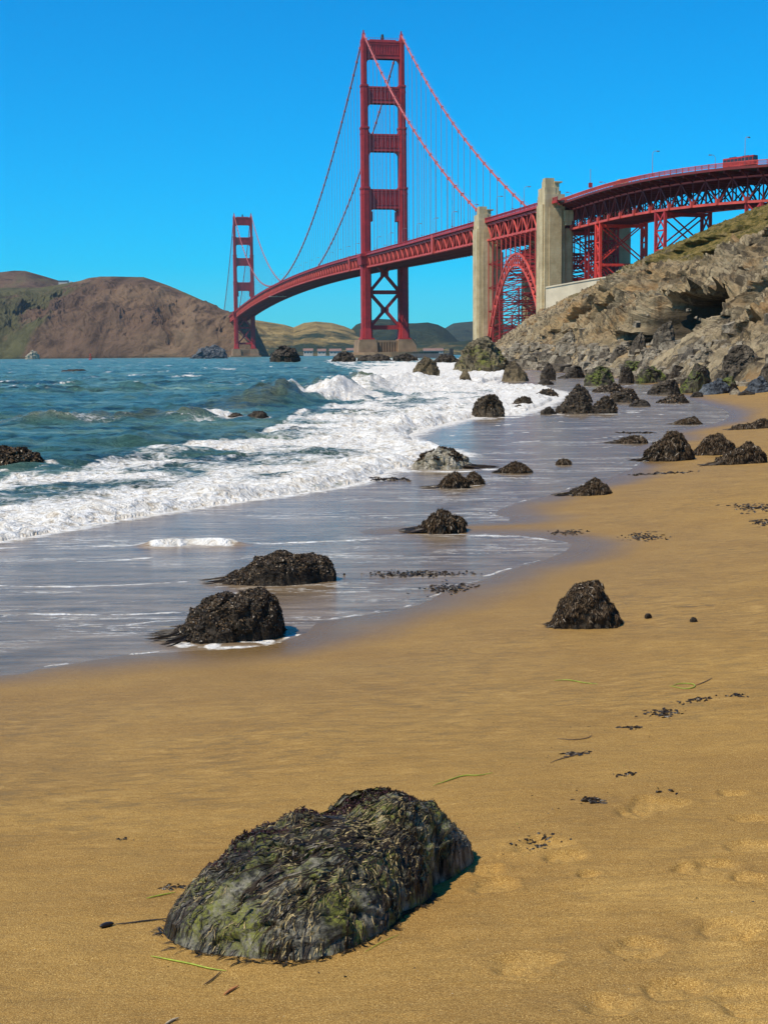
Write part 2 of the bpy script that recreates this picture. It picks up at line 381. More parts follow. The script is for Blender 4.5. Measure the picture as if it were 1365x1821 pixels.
def mat_rock(name, cols, sc, bs, wetr=.5, moss=None):
    t = NT(name)
    n = t.noise(sc, 8, .68, dist=.5); n2 = t.noise(sc * 5, 6, .7)
    c = t.ramp(n, [(.35, cols[0]), (.52, cols[1]), (.7, cols[2])])
    c = t.mix(t.ramp(n2, [(.38, .8), (.52, 0)]), c, tuple(x * .3 for x in cols[0]))
    if moss:
        sep = t.n('ShaderNodeSeparateXYZ'); t.l(t.geo.outputs['Normal'], sep.inputs[0])
        gm = t.math('MULTIPLY', t.ramp(t.noise(sc * 1.4, 6, .7), [(moss[1], 0), (moss[1] + .12, .95)]), t.ramp(sep.outputs[2], [(-.1, .15), (.5, 1)]))
        c = t.mix(gm, c, moss[0])
    b = t.bump(n2, 1, bs); b = t.bump(t.vor(sc * 3)[0], .6, bs, b)
    return t.fin(t.bsdf(c, wetr, b, spec=.25))
M['rock_dark'] = mat_rock('wet_dark_rock', [(.020, .014, .008), (.048, .034, .020), (.12, .088, .052)], .9, .06, .6)
M['rock_near'] = mat_rock('weedy_dark_rock', [(.018, .012, .007), (.040, .028, .016), (.09, .065, .038)], 5, .02, .6)
M['rock_tan'] = mat_rock('tan_boulder', [(.07, .05, .028), (.17, .125, .065), (.30, .23, .13)], .35, .25, .75)
M['rock_moss'] = mat_rock('mossy_boulder', [(.03, .025, .018), (.07, .055, .038), (.13, .10, .07)], .6, .12, .7, ((.10, .12, .015), .44))
M['rock_tanmoss'] = mat_rock('tan_green_boulder', [(.07, .055, .03), (.19, .15, .085), (.31, .25, .15)], .3, .3, .8, ((.13, .13, .025), .50))
M['rock_pale'] = mat_rock('barnacled_pale_rock', [(.20, .16, .09), (.42, .36, .26), (.68, .62, .5)], 3, .08, .6, ((.18, .16, .03), .55))
M['scree'] = mat_rock('pale_scree', [(.13, .10, .065), (.27, .22, .15), (.42, .35, .25)], .5, .15, .85)
M['mussel'] = None
def mat_shell():
    t = NT('mussel_and_weed_scales')
    r = t.attr('rnd')
    c = t.ramp(r, [(0, (.009, .006, .004)), (.42, (.038, .023, .011)), (.66, (.11, .065, .030)), (.86, (.13, .085, .045)), (.965, (.24, .18, .12)), (1, (.5, .42, .32))])  # palest scales are wet glints put into the colour
    return t.fin(t.bsdf(c, t.ramp(r, [(0, .4), (1, .6)]), t.bump(t.noise(60, 3), .4, .005), spec=.15))
M['mussel'] = mat_shell()
def mat_weed(name, a, b, rough=.55):
    t = NT(name); r = t.attr('rnd')
    c = t.ramp(r, [(0, a), (1, b)])
    return t.fin(t.bsdf(c, rough, t.bump(t.noise(90, 3), .4, .003), spec=.3))
M['rock_tanwet'] = mat_rock('brown_wet_boulder', [(.035, .025, .015), (.10, .072, .04), (.20, .15, .09)], 1.2, .12, .55)
M['rock_blue'] = mat_rock('blue_grey_slab', [(.04, .045, .05), (.09, .10, .11), (.20, .20, .19)], .8, .12, .6, ((.09, .11, .02), .6))
M['rock_big'] = mat_rock('brown_crag', [(.05, .038, .025), (.12, .095, .065), (.25, .20, .14)], .5, .2, .8)
M['tanweed'] = mat_weed('tan_strands', (.12, .085, .03), (.50, .37, .16), .5)
M['weedred'] = mat_weed('dark_red_fronds', (.008, .004, .005), (.065, .018, .018))
M['algae'] = mat_weed('algae_specks', (.05, .07, .008), (.22, .24, .03), .5)
M['shellgrit'] = mat_weed('shell_grit', (.5, .4, .25), (.85, .78, .65), .5)
for k_, c_ in (('greenplain', (.28, .33, .02)), ('drift_p', (.085, .045, .022)), ('orange_p', (.45, .17, .05)), ('pale_p', (.45, .34, .2)), ('black_p', (.012, .008, .006))): M[k_] = mat_paint(k_.replace('_p', '_stem'), c_, .5, .35, 40)
def mat_bigrock():
    t = NT('algae_stained_rock')
    n = t.noise(7, 8, .7, dist=.5); n2 = t.noise(55, 6, .75); n3 = t.noise(5.2, 6, .65); sv = t.noise(30, 6, .7, v=t.vec((1, 1, .35), (0, .6, .5)))
    c = t.ramp(n, [(.35, (.012, .011, .008)), (.44, (.06, .055, .038)), (.54, (.17, .155, .11)), (.70, (.42, .37, .27))])
    c = t.mix(t.ramp(sv, [(.42, .85), (.54, 0)]), c, (.008, .007, .006))
    c = t.mix(t.math('MULTIPLY', t.ramp(n3, [(.46, 0), (.58, .9)]), t.ramp(n2, [(.42, 0), (.56, 1)])), c, (.20, .20, .028))
    c = t.mix(t.ramp(n2, [(.62, 0), (.72, .8)]), c, (.36, .31, .22))
    b = t.bump(sv, .9, .014); b = t.bump(n2, 1, .008, b)
    return t.fin(t.bsdf(c, .62, b, spec=.25))
M['bigrock'] = mat_bigrock()
M['weed'] = mat_weed('dark_seaweed', (.004, .003, .002), (.050, .030, .012), .42)
M['weedgreen'] = mat_weed('green_eelgrass', (.10, .14, .008), (.24, .26, .02), .5)
M['drift'] = mat_weed('driftwood', (.14, .06, .025), (.40, .22, .10), .7)
M['leaf'] = mat_weed('foliage', (.012, .022, .006), (.05, .065, .018), .7)
M['bark'] = mat_paint('bark', (.09, .065, .045), .9)
M['darkred'] = mat_paint('shaded_red_steel', (.16, .016, .014), .7)  # same bridge paint, darkened to paint in the shade on steelwork
M['redbright'] = mat_paint('bright_orange_paint', (.70, .05, .03), .5)  # stronger orange, used on one viaduct tower
M['wallstone'] = mat_paint('pale_wall_concrete', (.62, .52, .36), .85, .12, .3)
M['steel_dark'] = mat_paint('dark_seawall', (.06, .06, .06), .8)
TRU = (1, 0, 0)

# ------------------------------------------------------------------ beach
shore_px = [(0,1203),(110,1184),(200,1168),(290,1160),(400,1155),(500,1145),(538,1128),(560,1108),(640,1095),(740,1078),(770,1062),(840,1037),(900,1015),(980,992),(1022,972),(1000,962),(930,953),(850,949),
            (760,949),(700,951),(640,950),(640,943),(700,936),(800,934),(930,926),(870,915),(905,898),(960,885),(1000,872),(1060,858),(1110,840),(1135,826),(1180,812),(1100,803),(1130,794),(1190,782),(1180,768),(1262,756),(1300,742),(1290,728),(1240,716),(1220,708)]
SH = [onz(x, y)[:2] for x, y in shore_px]
SH = [np.array([-60., -8.]), np.array([-16., 5.]), np.array([-7., 9.7])] + SH + [np.array(q) for q in [(20.5,100.),(22,130),(22,160),(21.5,200),(19.5,240),(21,300),(24,400),(33,500),(48,560),(75,620),(110,700),(160,900)]]
# smooth by resampling (Chaikin)
def chaikin(P, it=2):
    for _ in range(it):
        Q = [P[0]]
        for a, b in zip(P[:-1], P[1:]): Q += [a * .75 + b * .25, a * .25 + b * .75]
        P = Q + [P[-1]]
    return P
SHS = np.array(chaikin(SH, 1))
POLY = np.vstack([SHS, [(900, 900), (900, -60), (-60, -60)]])
def sdist(X, Y):
    X = np.asarray(X, float); Y = np.asarray(Y, float); d = np.full(X.shape, 1e9)
    for a, b in zip(SHS[:-1], SHS[1:]):
        dx, dy = b - a; L2 = dx * dx + dy * dy
        t = np.clip(((X - a[0]) * dx + (Y - a[1]) * dy) / L2, 0, 1)
        d = np.minimum(d, (X - a[0] - t * dx) ** 2 + (Y - a[1] - t * dy) ** 2)
    d = np.sqrt(d); ins = np.zeros(X.shape, bool)
    n = len(POLY)
    for i in range(n):
        x0, y0 = POLY[i]; x1, y1 = POLY[(i + 1) % n]
        if y0 == y1: continue
        cnd = ((y0 > Y) != (y1 > Y)) & (X < (x1 - x0) * (Y - y0) / (y1 - y0) + x0)
        ins ^= cnd
    return np.where(ins, d, -d)
FEET = [(960,1508,.13),(1000,1530,.10),(875,1580,.10),(1165,1432,.16),(1128,1448,.10),(1270,1542,.11),(1235,1548,.09),(1352,1505,.13),(1330,1455,.10),(1290,1655,.12),(1140,1690,.13),(1345,1660,.12),(1050,1560,.06),(930,1720,.12),(1300,1410,.08),(1210,1760,.11),(1080,1790,.1),(1340,1780,.13),(870,1552,.09),(1330,1560,.08)]
FEETW = []
def sand_base(X, Y):
    s = sdist(X, Y)
    up = np.where(s < 11, .035 * s + .0055 * s * s, 1.05 + .09 * (s - 11)); up = np.minimum(up, 3.2 + 0 * up)
    z = np.where(s > 0, up, .05 * s); z = np.maximum(z, -2.5)
    return z, s
def sand_z(X, Y):
    X = np.asarray(X, float); Y = np.asarray(Y, float)
    z, s = sand_base(X, Y)
    m = sst(.0, 2.5, s)
    z = z + m * .018 * fbm(X * .7, Y * .7, 2., 3) + m * .005 * fbm(X * 4, Y * 4, 5., 3)
    # scour round the near weedy rock
    z = z + .030 * np.exp(-(((X - .30) / .26) ** 2 + ((Y - 3.75) / .24) ** 2)) - .014 * np.exp(-(((X + .62) / .25) ** 2 + ((Y - 3.6) / .3) ** 2))
    for fx, fy, r in FEETW:
        q = np.sqrt(((X - fx) / r) ** 2 + ((Y - fy) / (r * .9)) ** 2) + .5 * pn(X * 8, Y * 8, fx * 9)
        z = z - .017 * (1 - sst(.55, 1.0, q)) * (1 + .5 * fbm(X * 16, Y * 16, fx, 3)) + .005 * np.exp(-((q - 1.15) / .2) ** 2)
    return z
_T = np.exp(np.linspace(math.log(2.2), math.log(300), 420))
def ground(px, py):
    r = ray(px, py); t = _T; P = EYE[None] + r[None] * t[:, None]
    z = np.maximum(sand_base(P[:, 0], P[:, 1])[0], 0)
    k = np.where(P[:, 2] < z)[0]
    if len(k) == 0: return EYE + r * 300
    k = max(k[0], 1); a = (P[k-1, 2] - z[k-1]); b = (z[k] - P[k, 2]); u_ = a / (a + b + 1e-9)
    q = P[k-1] * (1 - u_) + P[k] * u_
    return q
for fx, fy, r in FEET:
    g_ = ground(fx, fy); FEETW.append((g_[0], g_[1], r))

def colspace(n_in, lim=.30, out=1.6, n_out=60):
    a = np.linspace(-lim, lim, n_in); o = lim + (out - lim) * (np.linspace(0, 1, n_out)[1:]) ** 1.6
    return np.concatenate([-o[::-1], a, o])
# beach mesh
tx = colspace(460)
rows = np.concatenate([np.linspace(-6, 2.6, 16)[:-1], 1 / np.linspace(1 / 2.6, 1 / 330, 560), [400, 520, 700, 950]])
XX = np.where(rows[:, None] > 2.6, rows[:, None] * tx[None], 2.6 * tx[None] * (1 + (2.6 - rows[:, None]) * .5)); YY = np.repeat(rows[:, None], len(tx), 1)
Z, S = sand_base(XX, YY); Z = sand_z(XX, YY)
wet = 1 - sst(.0, 1.1 + .02 * YY, S + .35 * fbm(XX * .5, YY * .35, 1., 3))
wet = np.maximum(wet * .95, .24 * (1 - sst(1, 5.5, S)))
dry = np.zeros_like(Z)
for fx, fy, r in FEETW:
    q = np.sqrt(((XX - fx) / r) ** 2 + ((YY - fy) / (r * .9)) ** 2) + .5 * pn(XX * 8, YY * 8, fx * 9)
    dry = np.maximum(dry, .48 * (1 - sst(.45, 1.15, q)))
dry = np.maximum(dry, sst(.05, .5, fbm(XX * 1.3 + 3, YY * 1.3, 8., 4)) * sst(.15, .9, XX) * (1 - sst(4.5, 7.5, YY)) * .55)
dry = np.maximum(dry, .5 * np.exp(-(((XX - .1) / .4) ** 2 + ((YY - 3.45) / .3) ** 2)))
beach = mesh_np('beach_sand', np.stack([XX, YY, Z], -1).reshape(-1, 3), grid_faces(*XX.shape), M['sand'], smooth=True, attrs={'wet': wet, 'dry': dry, 'mottle': np.clip(sst(.6, 2.2, S) * (1 - .6 * sst(3.5, 6, S)) * (.75 + .6 * fbm(XX * .5, YY * .5, 17., 3)), 0, 1)})
tag(beach, 'damp ochre sand beach with shallow footprints', None, None, 'structure')

# ------------------------------------------------------------------ water
cols_px = np.concatenate([-(2600 ** np.linspace(0, 1, 30)[::-1]) - 40, np.linspace(-38, 1403, 700), 1405 + 2600 ** np.linspace(0, 1, 30)])
tanx = (cols_px - 682.5) / F
ry = np.concatenate([np.linspace(1330, 700, 640), np.linspace(699.4, 634.5, 170), [633.2, 632.2, 631.4, 630.8]])
Yr = np.array([onz(682.5, y)[1] for y in ry]); Yr[-1] = 9000; Yr = np.concatenate([[2, 5, 8], Yr])
XX = Yr[:, None] * tanx[None]; YY = np.repeat(Yr[:, None], len(tanx), 1)
PX, PY = projv(XX, YY, 0 * XX)
S = sdist(XX, YY)
def curve(pts):
    xs = np.array([p[0] for p in pts], float); ys = np.array([p[1] for p in pts], float)
    return lambda x: np.interp(x, xs, ys)
c_front = curve([(-200,985),(0,962),(100,945),(200,925),(330,905),(450,888),(600,866),(660,852),(715,828),(790,812),(825,800),(790,785),(720,772)])
front_pts = [(-300,1000),(0,962),(100,945),(200,925),(330,905),(450,888),(600,866),(655,852),(700,832),(760,826),(812,812),(800,802),(745,795),(715,778),(735,766),(800,750),(850,740),(905,738),(960,722),(1000,700),(960,690),(880,688),(840,684),(900,672),(900,655)]
back_pts = [(-300,905),(0,850),(120,836),(250,812),(380,792),(470,768),(500,750),(520,735),(600,722),(660,700),(690,680),(640,668),(600,655),(570,643),(600,638),(900,638)]
FP = np.array([onz(*p)[:2] for p in front_pts] ); BP = np.array([onz(*p)[:2] for p in back_pts])
def pdist(P, X, Y, signed=True):
    d = np.full(X.shape, 1e9); sg = np.zeros(X.shape)
    for a, b in zip(P[:-1], P[1:]):
        dx, dy = b - a; L2 = dx * dx + dy * dy
        t = np.clip(((X - a[0]) * dx + (Y - a[1]) * dy) / L2, 0, 1)
        q = (X - a[0] - t * dx) ** 2 + (Y - a[1] - t * dy) ** 2
        m = q < d; d = np.where(m, q, d)
    return np.sqrt(d)
def inpoly(P, X, Y):
    ins = np.zeros(X.shape, bool); n = len(P)
    for i in range(n):
        x0, y0 = P[i]; x1, y1 = P[(i + 1) % n]
        if y0 == y1: continue
        ins ^= ((y0 > Y) != (y1 > Y)) & (X < (x1 - x0) * (Y - y0) / (y1 - y0) + x0)
    return ins
FZ = np.vstack([FP, BP[::-1]])
wob = .35 * fbm(XX * .5, YY * .25, 0., 4) * np.clip(YY / 25, .4, 3)
dF = pdist(FP, XX, YY); dB = pdist(BP, XX, YY); inF = inpoly(FZ, XX, YY)
LAND = np.vstack([FP, [(60, 240), (60, -20), (-60, -20)]])
onbeach = inpoly(LAND, XX, YY)                       # shoreward of the foam front
foam = np.where(inF, sst(-.2, 1.2, dB * 12 / YY + wob * .4) * .46, 0)
sF = np.where(inF, dF, -dF) + wob * .35               # positive inside the foam
foam = np.where(inF | (sF > -.3), np.maximum(foam, (1.0) * sst(-.05, .15, sF) * (1 - sst(.6, 3.0 * np.clip(YY / 30, .6, 3), sF)) * 1.0), foam)
foam = np.maximum(foam, np.where(inF, (.385 + .33 * sst(-.3, .45, fbm(XX * .30, YY * .22, 3., 4))) + .20 * (1 - sst(.5, 5 * np.clip(YY / 30, .6, 3), dF)), 0) * sst(-.1, .5, np.where(inF, dB, -1)))
# far surf by the rocks under the bridge
far_s = sst(60, 110, YY) * sst(-.35, .25, fbm(XX * .06, YY * .02, 6., 3) + (PX - 640) / 260) * sst(600, 660, PX) * (1 - sst(300, 420, YY))
foam = np.maximum(foam, far_s * .8 * (1 - sst(860, 930, PX)))
ZW = np.zeros_like(XX)
# foam-front bore: rounded step
bore = np.where(inF, np.exp(-(sF - .5) ** 2 / .5) * .10 + .05 * sst(0, .6, sF), 0) * sst(-.05, .35, sF)
bore *= np.clip(YY / 30, .55, 1.5) * (1 - sst(760, 880, PX))
ZW += bore * (1 + .6 * fbm(XX * 1.2, YY * .8, 4., 3))
# breakers: (crest pixel line on the water, height, width, foam start/end)
def wave(pts, h, wd, foamfn, hfn, jit=.3):
    global ZW, foam
    P = np.array([onz(*p)[:2] for p in pts])
    d = np.full(XX.shape, 1e9); tpar = np.zeros(XX.shape); side = np.zeros(XX.shape)
    L = 0; tot = sum(np.linalg.norm(b - a) for a, b in zip(P[:-1], P[1:]))
    for a, b in zip(P[:-1], P[1:]):
        dx, dy = b - a; l = math.hypot(dx, dy)
        t = np.clip(((XX - a[0]) * dx + (YY - a[1]) * dy) / (l * l), 0, 1)
        ex = XX - a[0] - t * dx; ey = YY - a[1] - t * dy
        q = ex * ex + ey * ey; m = q < d
        d = np.where(m, q, d); tpar = np.where(m, (L + t * l) / tot, tpar); side = np.where(m, np.sign(dx * ey - dy * ex), side); L += l
    d = np.sqrt(d) * side + jit * wd * fbm(XX * .12, YY * .12, h, 3)
    # seaward (d>0) gentle back, shoreward (d<0) steep face
    prof = np.where(d > 0, np.exp(-(d / (wd * 1.6)) ** 2), np.exp(-(np.abs(d) / (wd * .62)) ** 2))
    hh = h * hfn(tpar)
    ZW = ZW + prof * hh * (1 + .9 * fbm(XX * .35, YY * .35, 2., 5))
    fm = foamfn(tpar)
    foam = np.maximum(foam, fm * (.75 + .5 * fbm(XX * .5, YY * .4, h * 7, 4)) * np.where(d > 0, 1 - sst(wd * .0, wd * 1.3, d), 1 - sst(wd * .5, wd * 2.2, -d + wd * fbm(XX * .35, YY * .3, 3., 3))))
    return prof
def bumpf(a, b, e=.06): return lambda t: sst(a - e, a + e, t) * (1 - sst(b - e, b + e, t))
w1 = wave([(-60,760),(120,756),(240,752),(330,750),(400,744)], .33, 1.6, lambda t: .95 * bumpf(.82, .97, .03)(t) + .56 * bumpf(.1, .8)(t), lambda t: bumpf(.15, .97, .08)(t))
w2 = wave([(400,733),(440,728),(500,722),(560,715),(620,706),(680,697),(720,690)], 1.0, 2.2, lambda t: 1.0 * bumpf(.22, .72, .06)(t), lambda t: bumpf(.1, .72, .1)(t))
w3 = wave([(560,700),(640,694),(700,686),(760,680)], .5, 3, lambda t: .8 * bumpf(.3, .9, .1)(t), lambda t: bumpf(.1, .95, .1)(t))
w4 = wave([(-60,800),(100,800),(260,792),(380,780)], .22, 1.6, lambda t: .42 * bumpf(.25, .8)(t), lambda t: bumpf(.1, .9)(t))
w5 = wave([(-80,835),(60,838),(200,826),(300,812),(400,795)], .12, 1.2, lambda t: .55 * bumpf(.3, .95)(t), lambda t: 1.0)
w6 = wave([(-40,706),(90,702),(200,700),(330,697)], .35, 3, lambda t: .25 * bumpf(.1, .8)(t), lambda t: bumpf(.1, .9)(t))
w7 = wave([(230,972),(290,970),(350,967),(420,969),(470,972)], .07, .16, lambda t: 1.0 * bumpf(.12, .8, .08)(t), lambda t: bumpf(.12, .8, .15)(t), .1)
# open-water chop: short-crested waves
amp = (1 - sst(.0, 3.5, np.where(onbeach, 6., 0))) * np.clip(YY / 60, .35, 1)
ZW += amp * (.17 * (1 - np.abs(fbm(XX * .22, YY * .50, 0., 5)) * 2.2) + .11 * fbm(XX * .9, YY * 1.5, 3., 4)) * (1 - sst(500, 1500, YY))
ZW += amp * sst(70, 130, YY) * .30 * (1 - 2 * np.abs(fbm(XX * .06, YY * .13, 7., 4))) * (1 - sst(1200, 2500, YY))
# foam texture relief
ZW += np.clip(foam, 0, 1) * .026 * fbm(XX * 2.0, YY * 2.8, 1., 4) * np.clip(YY / 20, .6, 2.5)
# thin foam lines left by the swash
def fline(pts, wd, a, seed=0., br=.5):
    global foam
    P = np.array(chaikin([onz(*p)[:2] for p in pts], 1))
    d = pdist(P, XX, YY) + .0
    jit = .55 * wd * fbm(XX * 1.7, YY * 1.1, seed, 3)
    wd2 = wd * (1.0 + .9 * fbm(XX * .9, YY * .9, seed + 7, 2)) + .02; k = min(a, .7) * (1 - sst(.0, 1.5, np.abs(d + jit) / wd2)) * sst(-br - .2, .6, fbm(XX * .8 + seed, YY * .7, seed + 2, 4) + .15)
    foam = np.maximum(foam, k)
fline([(-60,978),(60,972),(200,972),(300,968),(450,968),(600,962),(760,954),(860,952),(960,956),(1018,972)], .10, .80, 1, .9)
fline([(-60,1040),(100,1044),(240,1040),(400,1030),(560,1022),(600,1018)], .05, .74, 2, .4)
fline([(-60,1088),(80,1092),(200,1094),(300,1090),(360,1088)], .07, .85, 3, .9)
fline([(-60,1000),(60,994),(150,1000),(280,992)], .09, .68, 4, .2)
fline([(-60,1012),(60,1018),(240,1006),(330,1002)], .07, .62, 5, .1)
fline([(600,880),(700,876),(760,872),(900,858)], .06, .68, 6, .3)
fline([(600,925),(700,905),(800,900),(900,895)], .05, .55, 7, .0)
fline([(830,760),(950,752),(1080,745),(1200,735),(1290,728)], .16, .74, 8, .35)
fline([(800,775),(950,768),(1080,763),(1180,757)], .12, .72, 9, .3)
fline([(860,790),(960,784),(1060,780),(1150,772)], .10, .70, 10, .2)
fline([(740,750),(860,745),(960,742),(1100,733),(1180,726)], .2, .78, 11, .5)
fline([(900,720),(1000,716),(1140,722),(1240,714)], .3, .8, 12, .4)
fline([(900,700),(1000,696),(1120,700),(1200,694)], .4, .7, 13, .3)
fline([(900,690),(1010,684),(1080,690),(1130,684)], .5, .66, 14, .2)
fline([(1040,800),(1100,792),(1140,784)], .08, .72, 15, .3)
fline([(840,812),(960,808),(1080,804),(1130,802)], .07, .6, 16, .1)
fline([(0,945),(100,958),(200,950),(330,932),(420,925)], .10, .5, 17, .0)
# lapping edge
foam = np.maximum(foam, .56 * np.exp(-((S + .06 + .05 * fbm(XX * 3, YY * 3, 2., 2)) / .06) ** 2) * (YY < 90) * sst(-.1, .3, fbm(XX * 1.9, YY * 1.3, 12., 3)))
foam = np.maximum(foam, .30 * (onbeach & (S < -.2)) * sst(.0, .5, fbm(XX * .9, YY * .55, 15., 4)))
# foam rings round the rocks standing in the surf (pixel base centre, half width m)
for bx, by, hw, a in [(868,741,1.6,.8),(1040,733,2.6,.75),(755,676,3.2,.9),(915,678,3,.6),(500,645,8,.7),(610,645,9,.8),(30,838,1.1,.7),(440,747,1.2,.6),(782,833,1.2,.95),(392,1141,.42,.85),(430,1149,.30,.95),(505,1135,.22,.9),(460,1046,.5,.6),(820,868,.4,.5),(128,664,4,.6),(1090,712,2,.6)]:
    g_ = onz(bx, by)
    q = np.sqrt(((XX - g_[0]) / hw) ** 2 + ((YY - g_[1]) / (hw * .8)) ** 2)
    foam = np.maximum(foam, a * np.exp(-((q - .9) / .35) ** 2) * (.7 + .5 * fbm(XX / hw * 2, YY / hw * 2, 3., 2)))
foam = np.maximum(foam, np.where(onbeach & ~inF, .60 * np.exp(-dF / (.35 * np.clip(YY / 20, .7, 3))) + .25 * np.exp(-dF / (1.6 * np.clip(YY / 20, .7, 3))), 0))
shal = np.where(onbeach, 1., 0.)
shal = np.where(onbeach, .85 + .15 * sst(.0, 1.2, dF), np.where(YY < 420, .52 * np.exp(-dF / np.where(PX > 620, 12, 7)), 0))
shal = np.maximum(shal, .42 * np.clip(w1 + w2 + w3, 0, 1) * (YY < 140))
shal = np.where((PX > 880) & (YY > 60) & (YY < 400), np.maximum(shal, .9), shal)
ZW = np.where(onbeach, ZW * 1.0 + .002 * fbm(XX * 5, YY * 3, 0., 2), ZW)
farv = sst(75, 160, YY) * (1 - .5 * sst(900, 2000, YY))
sea = mesh_np('sea_water', np.stack([XX, YY, ZW], -1).reshape(-1, 3), grid_faces(*XX.shape), M['water'], smooth=True, attrs={'foam': np.clip(foam, 0, 1), 'shallow': shal, 'far': farv})
tag(sea, 'choppy blue-green sea running up the beach in white surf', None, None, 'structure')

# ------------------------------------------------------------------ near cliff on the right
footc = curve([(-60,40),(40,30),(70,24.5),(84,24.5),(100,24),(150,25),(200,24),(245,20.5),(300,21),(400,23),(460,28),(500,34),(540,44),(580,58),(620,74),(700,112),(900,170)])
inl_k = [0, 5, 12, 20, 30, 45, 60, 90, 150, 400]
tab = {-60: [0,4,9,14,18,24,28,33,40,45], 84: [0,3.6,8.5,13.5,18,24,28,33,40,45], 150: [0,4,10,15,19.5,25.5,29.5,34.5,40,45], 250: [0,4.2,9.5,14,19.5,26.8,31.5,36,40,44], 300: [0,4,9,14,18.8,26.5,32,36,39,42],
       350: [0,3.2,7.8,12.6,17.4,24.8,30.4,34,36,40], 400: [0,2.2,6.2,10.6,15,22,27.6,32,34,38], 450: [0,2.,5.2,9.2,14,21.5,26.8,31,33,36], 500: [0,2,4.6,8.2,12.8,20,26,30,33,36], 560: [0,2,4.6,8,12.5,20.5,26.5,30,33,36], 900: [0,2,4.6,8,12.5,20.5,26.5,30,33,36]}
tk = sorted(tab)
TAB = np.array([tab[k] for k in tk], float)
def cliff_h(inl, Y):
    yi = np.interp(Y, tk, np.arange(len(tk))); i0 = np.clip(yi.astype(int), 0, len(tk) - 2); ft = yi - i0
    xi = np.interp(inl, inl_k, np.arange(len(inl_k))); j0 = np.clip(xi.astype(int), 0, len(inl_k) - 2); fu = xi - j0
    a = TAB[i0, j0] * (1 - fu) + TAB[i0, j0 + 1] * fu; b = TAB[i0 + 1, j0] * (1 - fu) + TAB[i0 + 1, j0 + 1] * fu
    return a * (1 - ft) + b * ft
inl = np.concatenate([np.linspace(-5, 0, 14)[:-1], np.linspace(0, 62, 470), 62 + np.linspace(0, 1, 60)[1:] ** 1.5 * 320])
ys = np.concatenate([np.linspace(-40, 70, 40)[:-1], 70 * (620 / 70) ** np.linspace(0, 1, 620), [660, 720, 800, 900]])
II, YY = np.meshgrid(inl, ys); XX = footc(YY) + II + 2.0 * fbm(YY * .05, II * .0, 0., 3)
hz = cliff_h(np.maximum(II, 0), YY)
# rock relief: slanted strata ribs, blocky fractures, gullies
crag = sst(1.5, 8, hz) * (1 - sst(24, 36, II + .03 * YY + 6 * fbm(XX * .04, YY * .04, 9., 3))) * (1 - .8 * sst(470, 540, YY))
crag = crag * (1 - .55 * sst(230, 330, YY + .0 * II)); crag = np.maximum(crag, .18 * sst(-1, 2, II))
gul = fbm(YY * .035, II * .02, 4., 3)
sm = fbm(XX * .5, YY * .5, hz * .5, 5)
dz = gul * sst(3, 15, II) * (1 - sst(420, 500, YY)) * 1.3
# stair-stepped ledges
stp = 3.2; hh = hz + 1.3 * fbm(XX * .08, YY * .08, 0., 3); fr_ = hh / stp - np.floor(hh / stp)

def cliff_at(px, py):
    r_ = ray(px, py); tt = np.linspace(60, 620, 2500); P_ = EYE[None] + r_[None] * tt[:, None]
    hh_ = np.where(P_[:, 0] > footc(P_[:, 1]), cliff_h(np.maximum(P_[:, 0] - footc(P_[:, 1]), 0), P_[:, 1]), 0)
    k_ = np.where(P_[:, 2] < hh_)[0]
    return P_[k_[0]] if len(k_) else P_[-1]
CAVES = [(1128, 585, 5, 4.5, 4, 10), (1185, 600, 7, 3.5, 3.5, 9), (1255, 580, 4, 2, 1.6, 4), (1090, 610, 5, 1.5, 1.5, 4), (1330, 540, 4, 1.6, 2, 4), (1120, 600, 6, 3.5, 3.2, 7), (1175, 590, 9, 3, 3.5, 8), (1240, 462, 7, 2, 1.6, 4), (1060, 575, 4, 2, 1.8, 4), (1290, 560, 6, 2, 2, 4), (1335, 480, 5, 3, 2, 4), (1215, 515, 6, 1.5, 1.5, 3.5), (985, 612, 6, 1.5, 1.5, 4), (1300, 610, 5, 1.5, 1.5, 4)]
zz = np.where(II < 0, II * .6, hz + dz * sst(-.5, 3, II))
ov = sst(.10, .20, fbm(YY * .055, hz * .11, 21., 4)) * 2.6 
ov = ov * sst(3, 7, hz) * (1 - sst(20, 27, hz)) * (1 - sst(380, 440, YY)) * sst(60, 90, YY)
for cpx, cpy, wy, z0u, z1u, dp in CAVES:
    c_ = cliff_at(cpx, cpy); yy_ = (YY - c_[1] + 4 * fbm(hz * .2, YY * .05, 3., 3)) / wy; zq = hz - c_[2] + 1.2 * fbm(YY * .12, hz * .1, 8., 3)
    ov = np.maximum(ov, dp * np.exp(-yy_ ** 4) * sst(-z0u, -z0u + 3, zq) * (1 - sst(z1u - .4, z1u, zq)))
XX = XX + ov
N_ = gnormal(XX - ov, YY, zz); N_ = np.where(N_[..., 2:3] < 0, -N_, N_)
wq = 1.6 * fbm(XX * .09, YY * .09, zz * .09, 3)
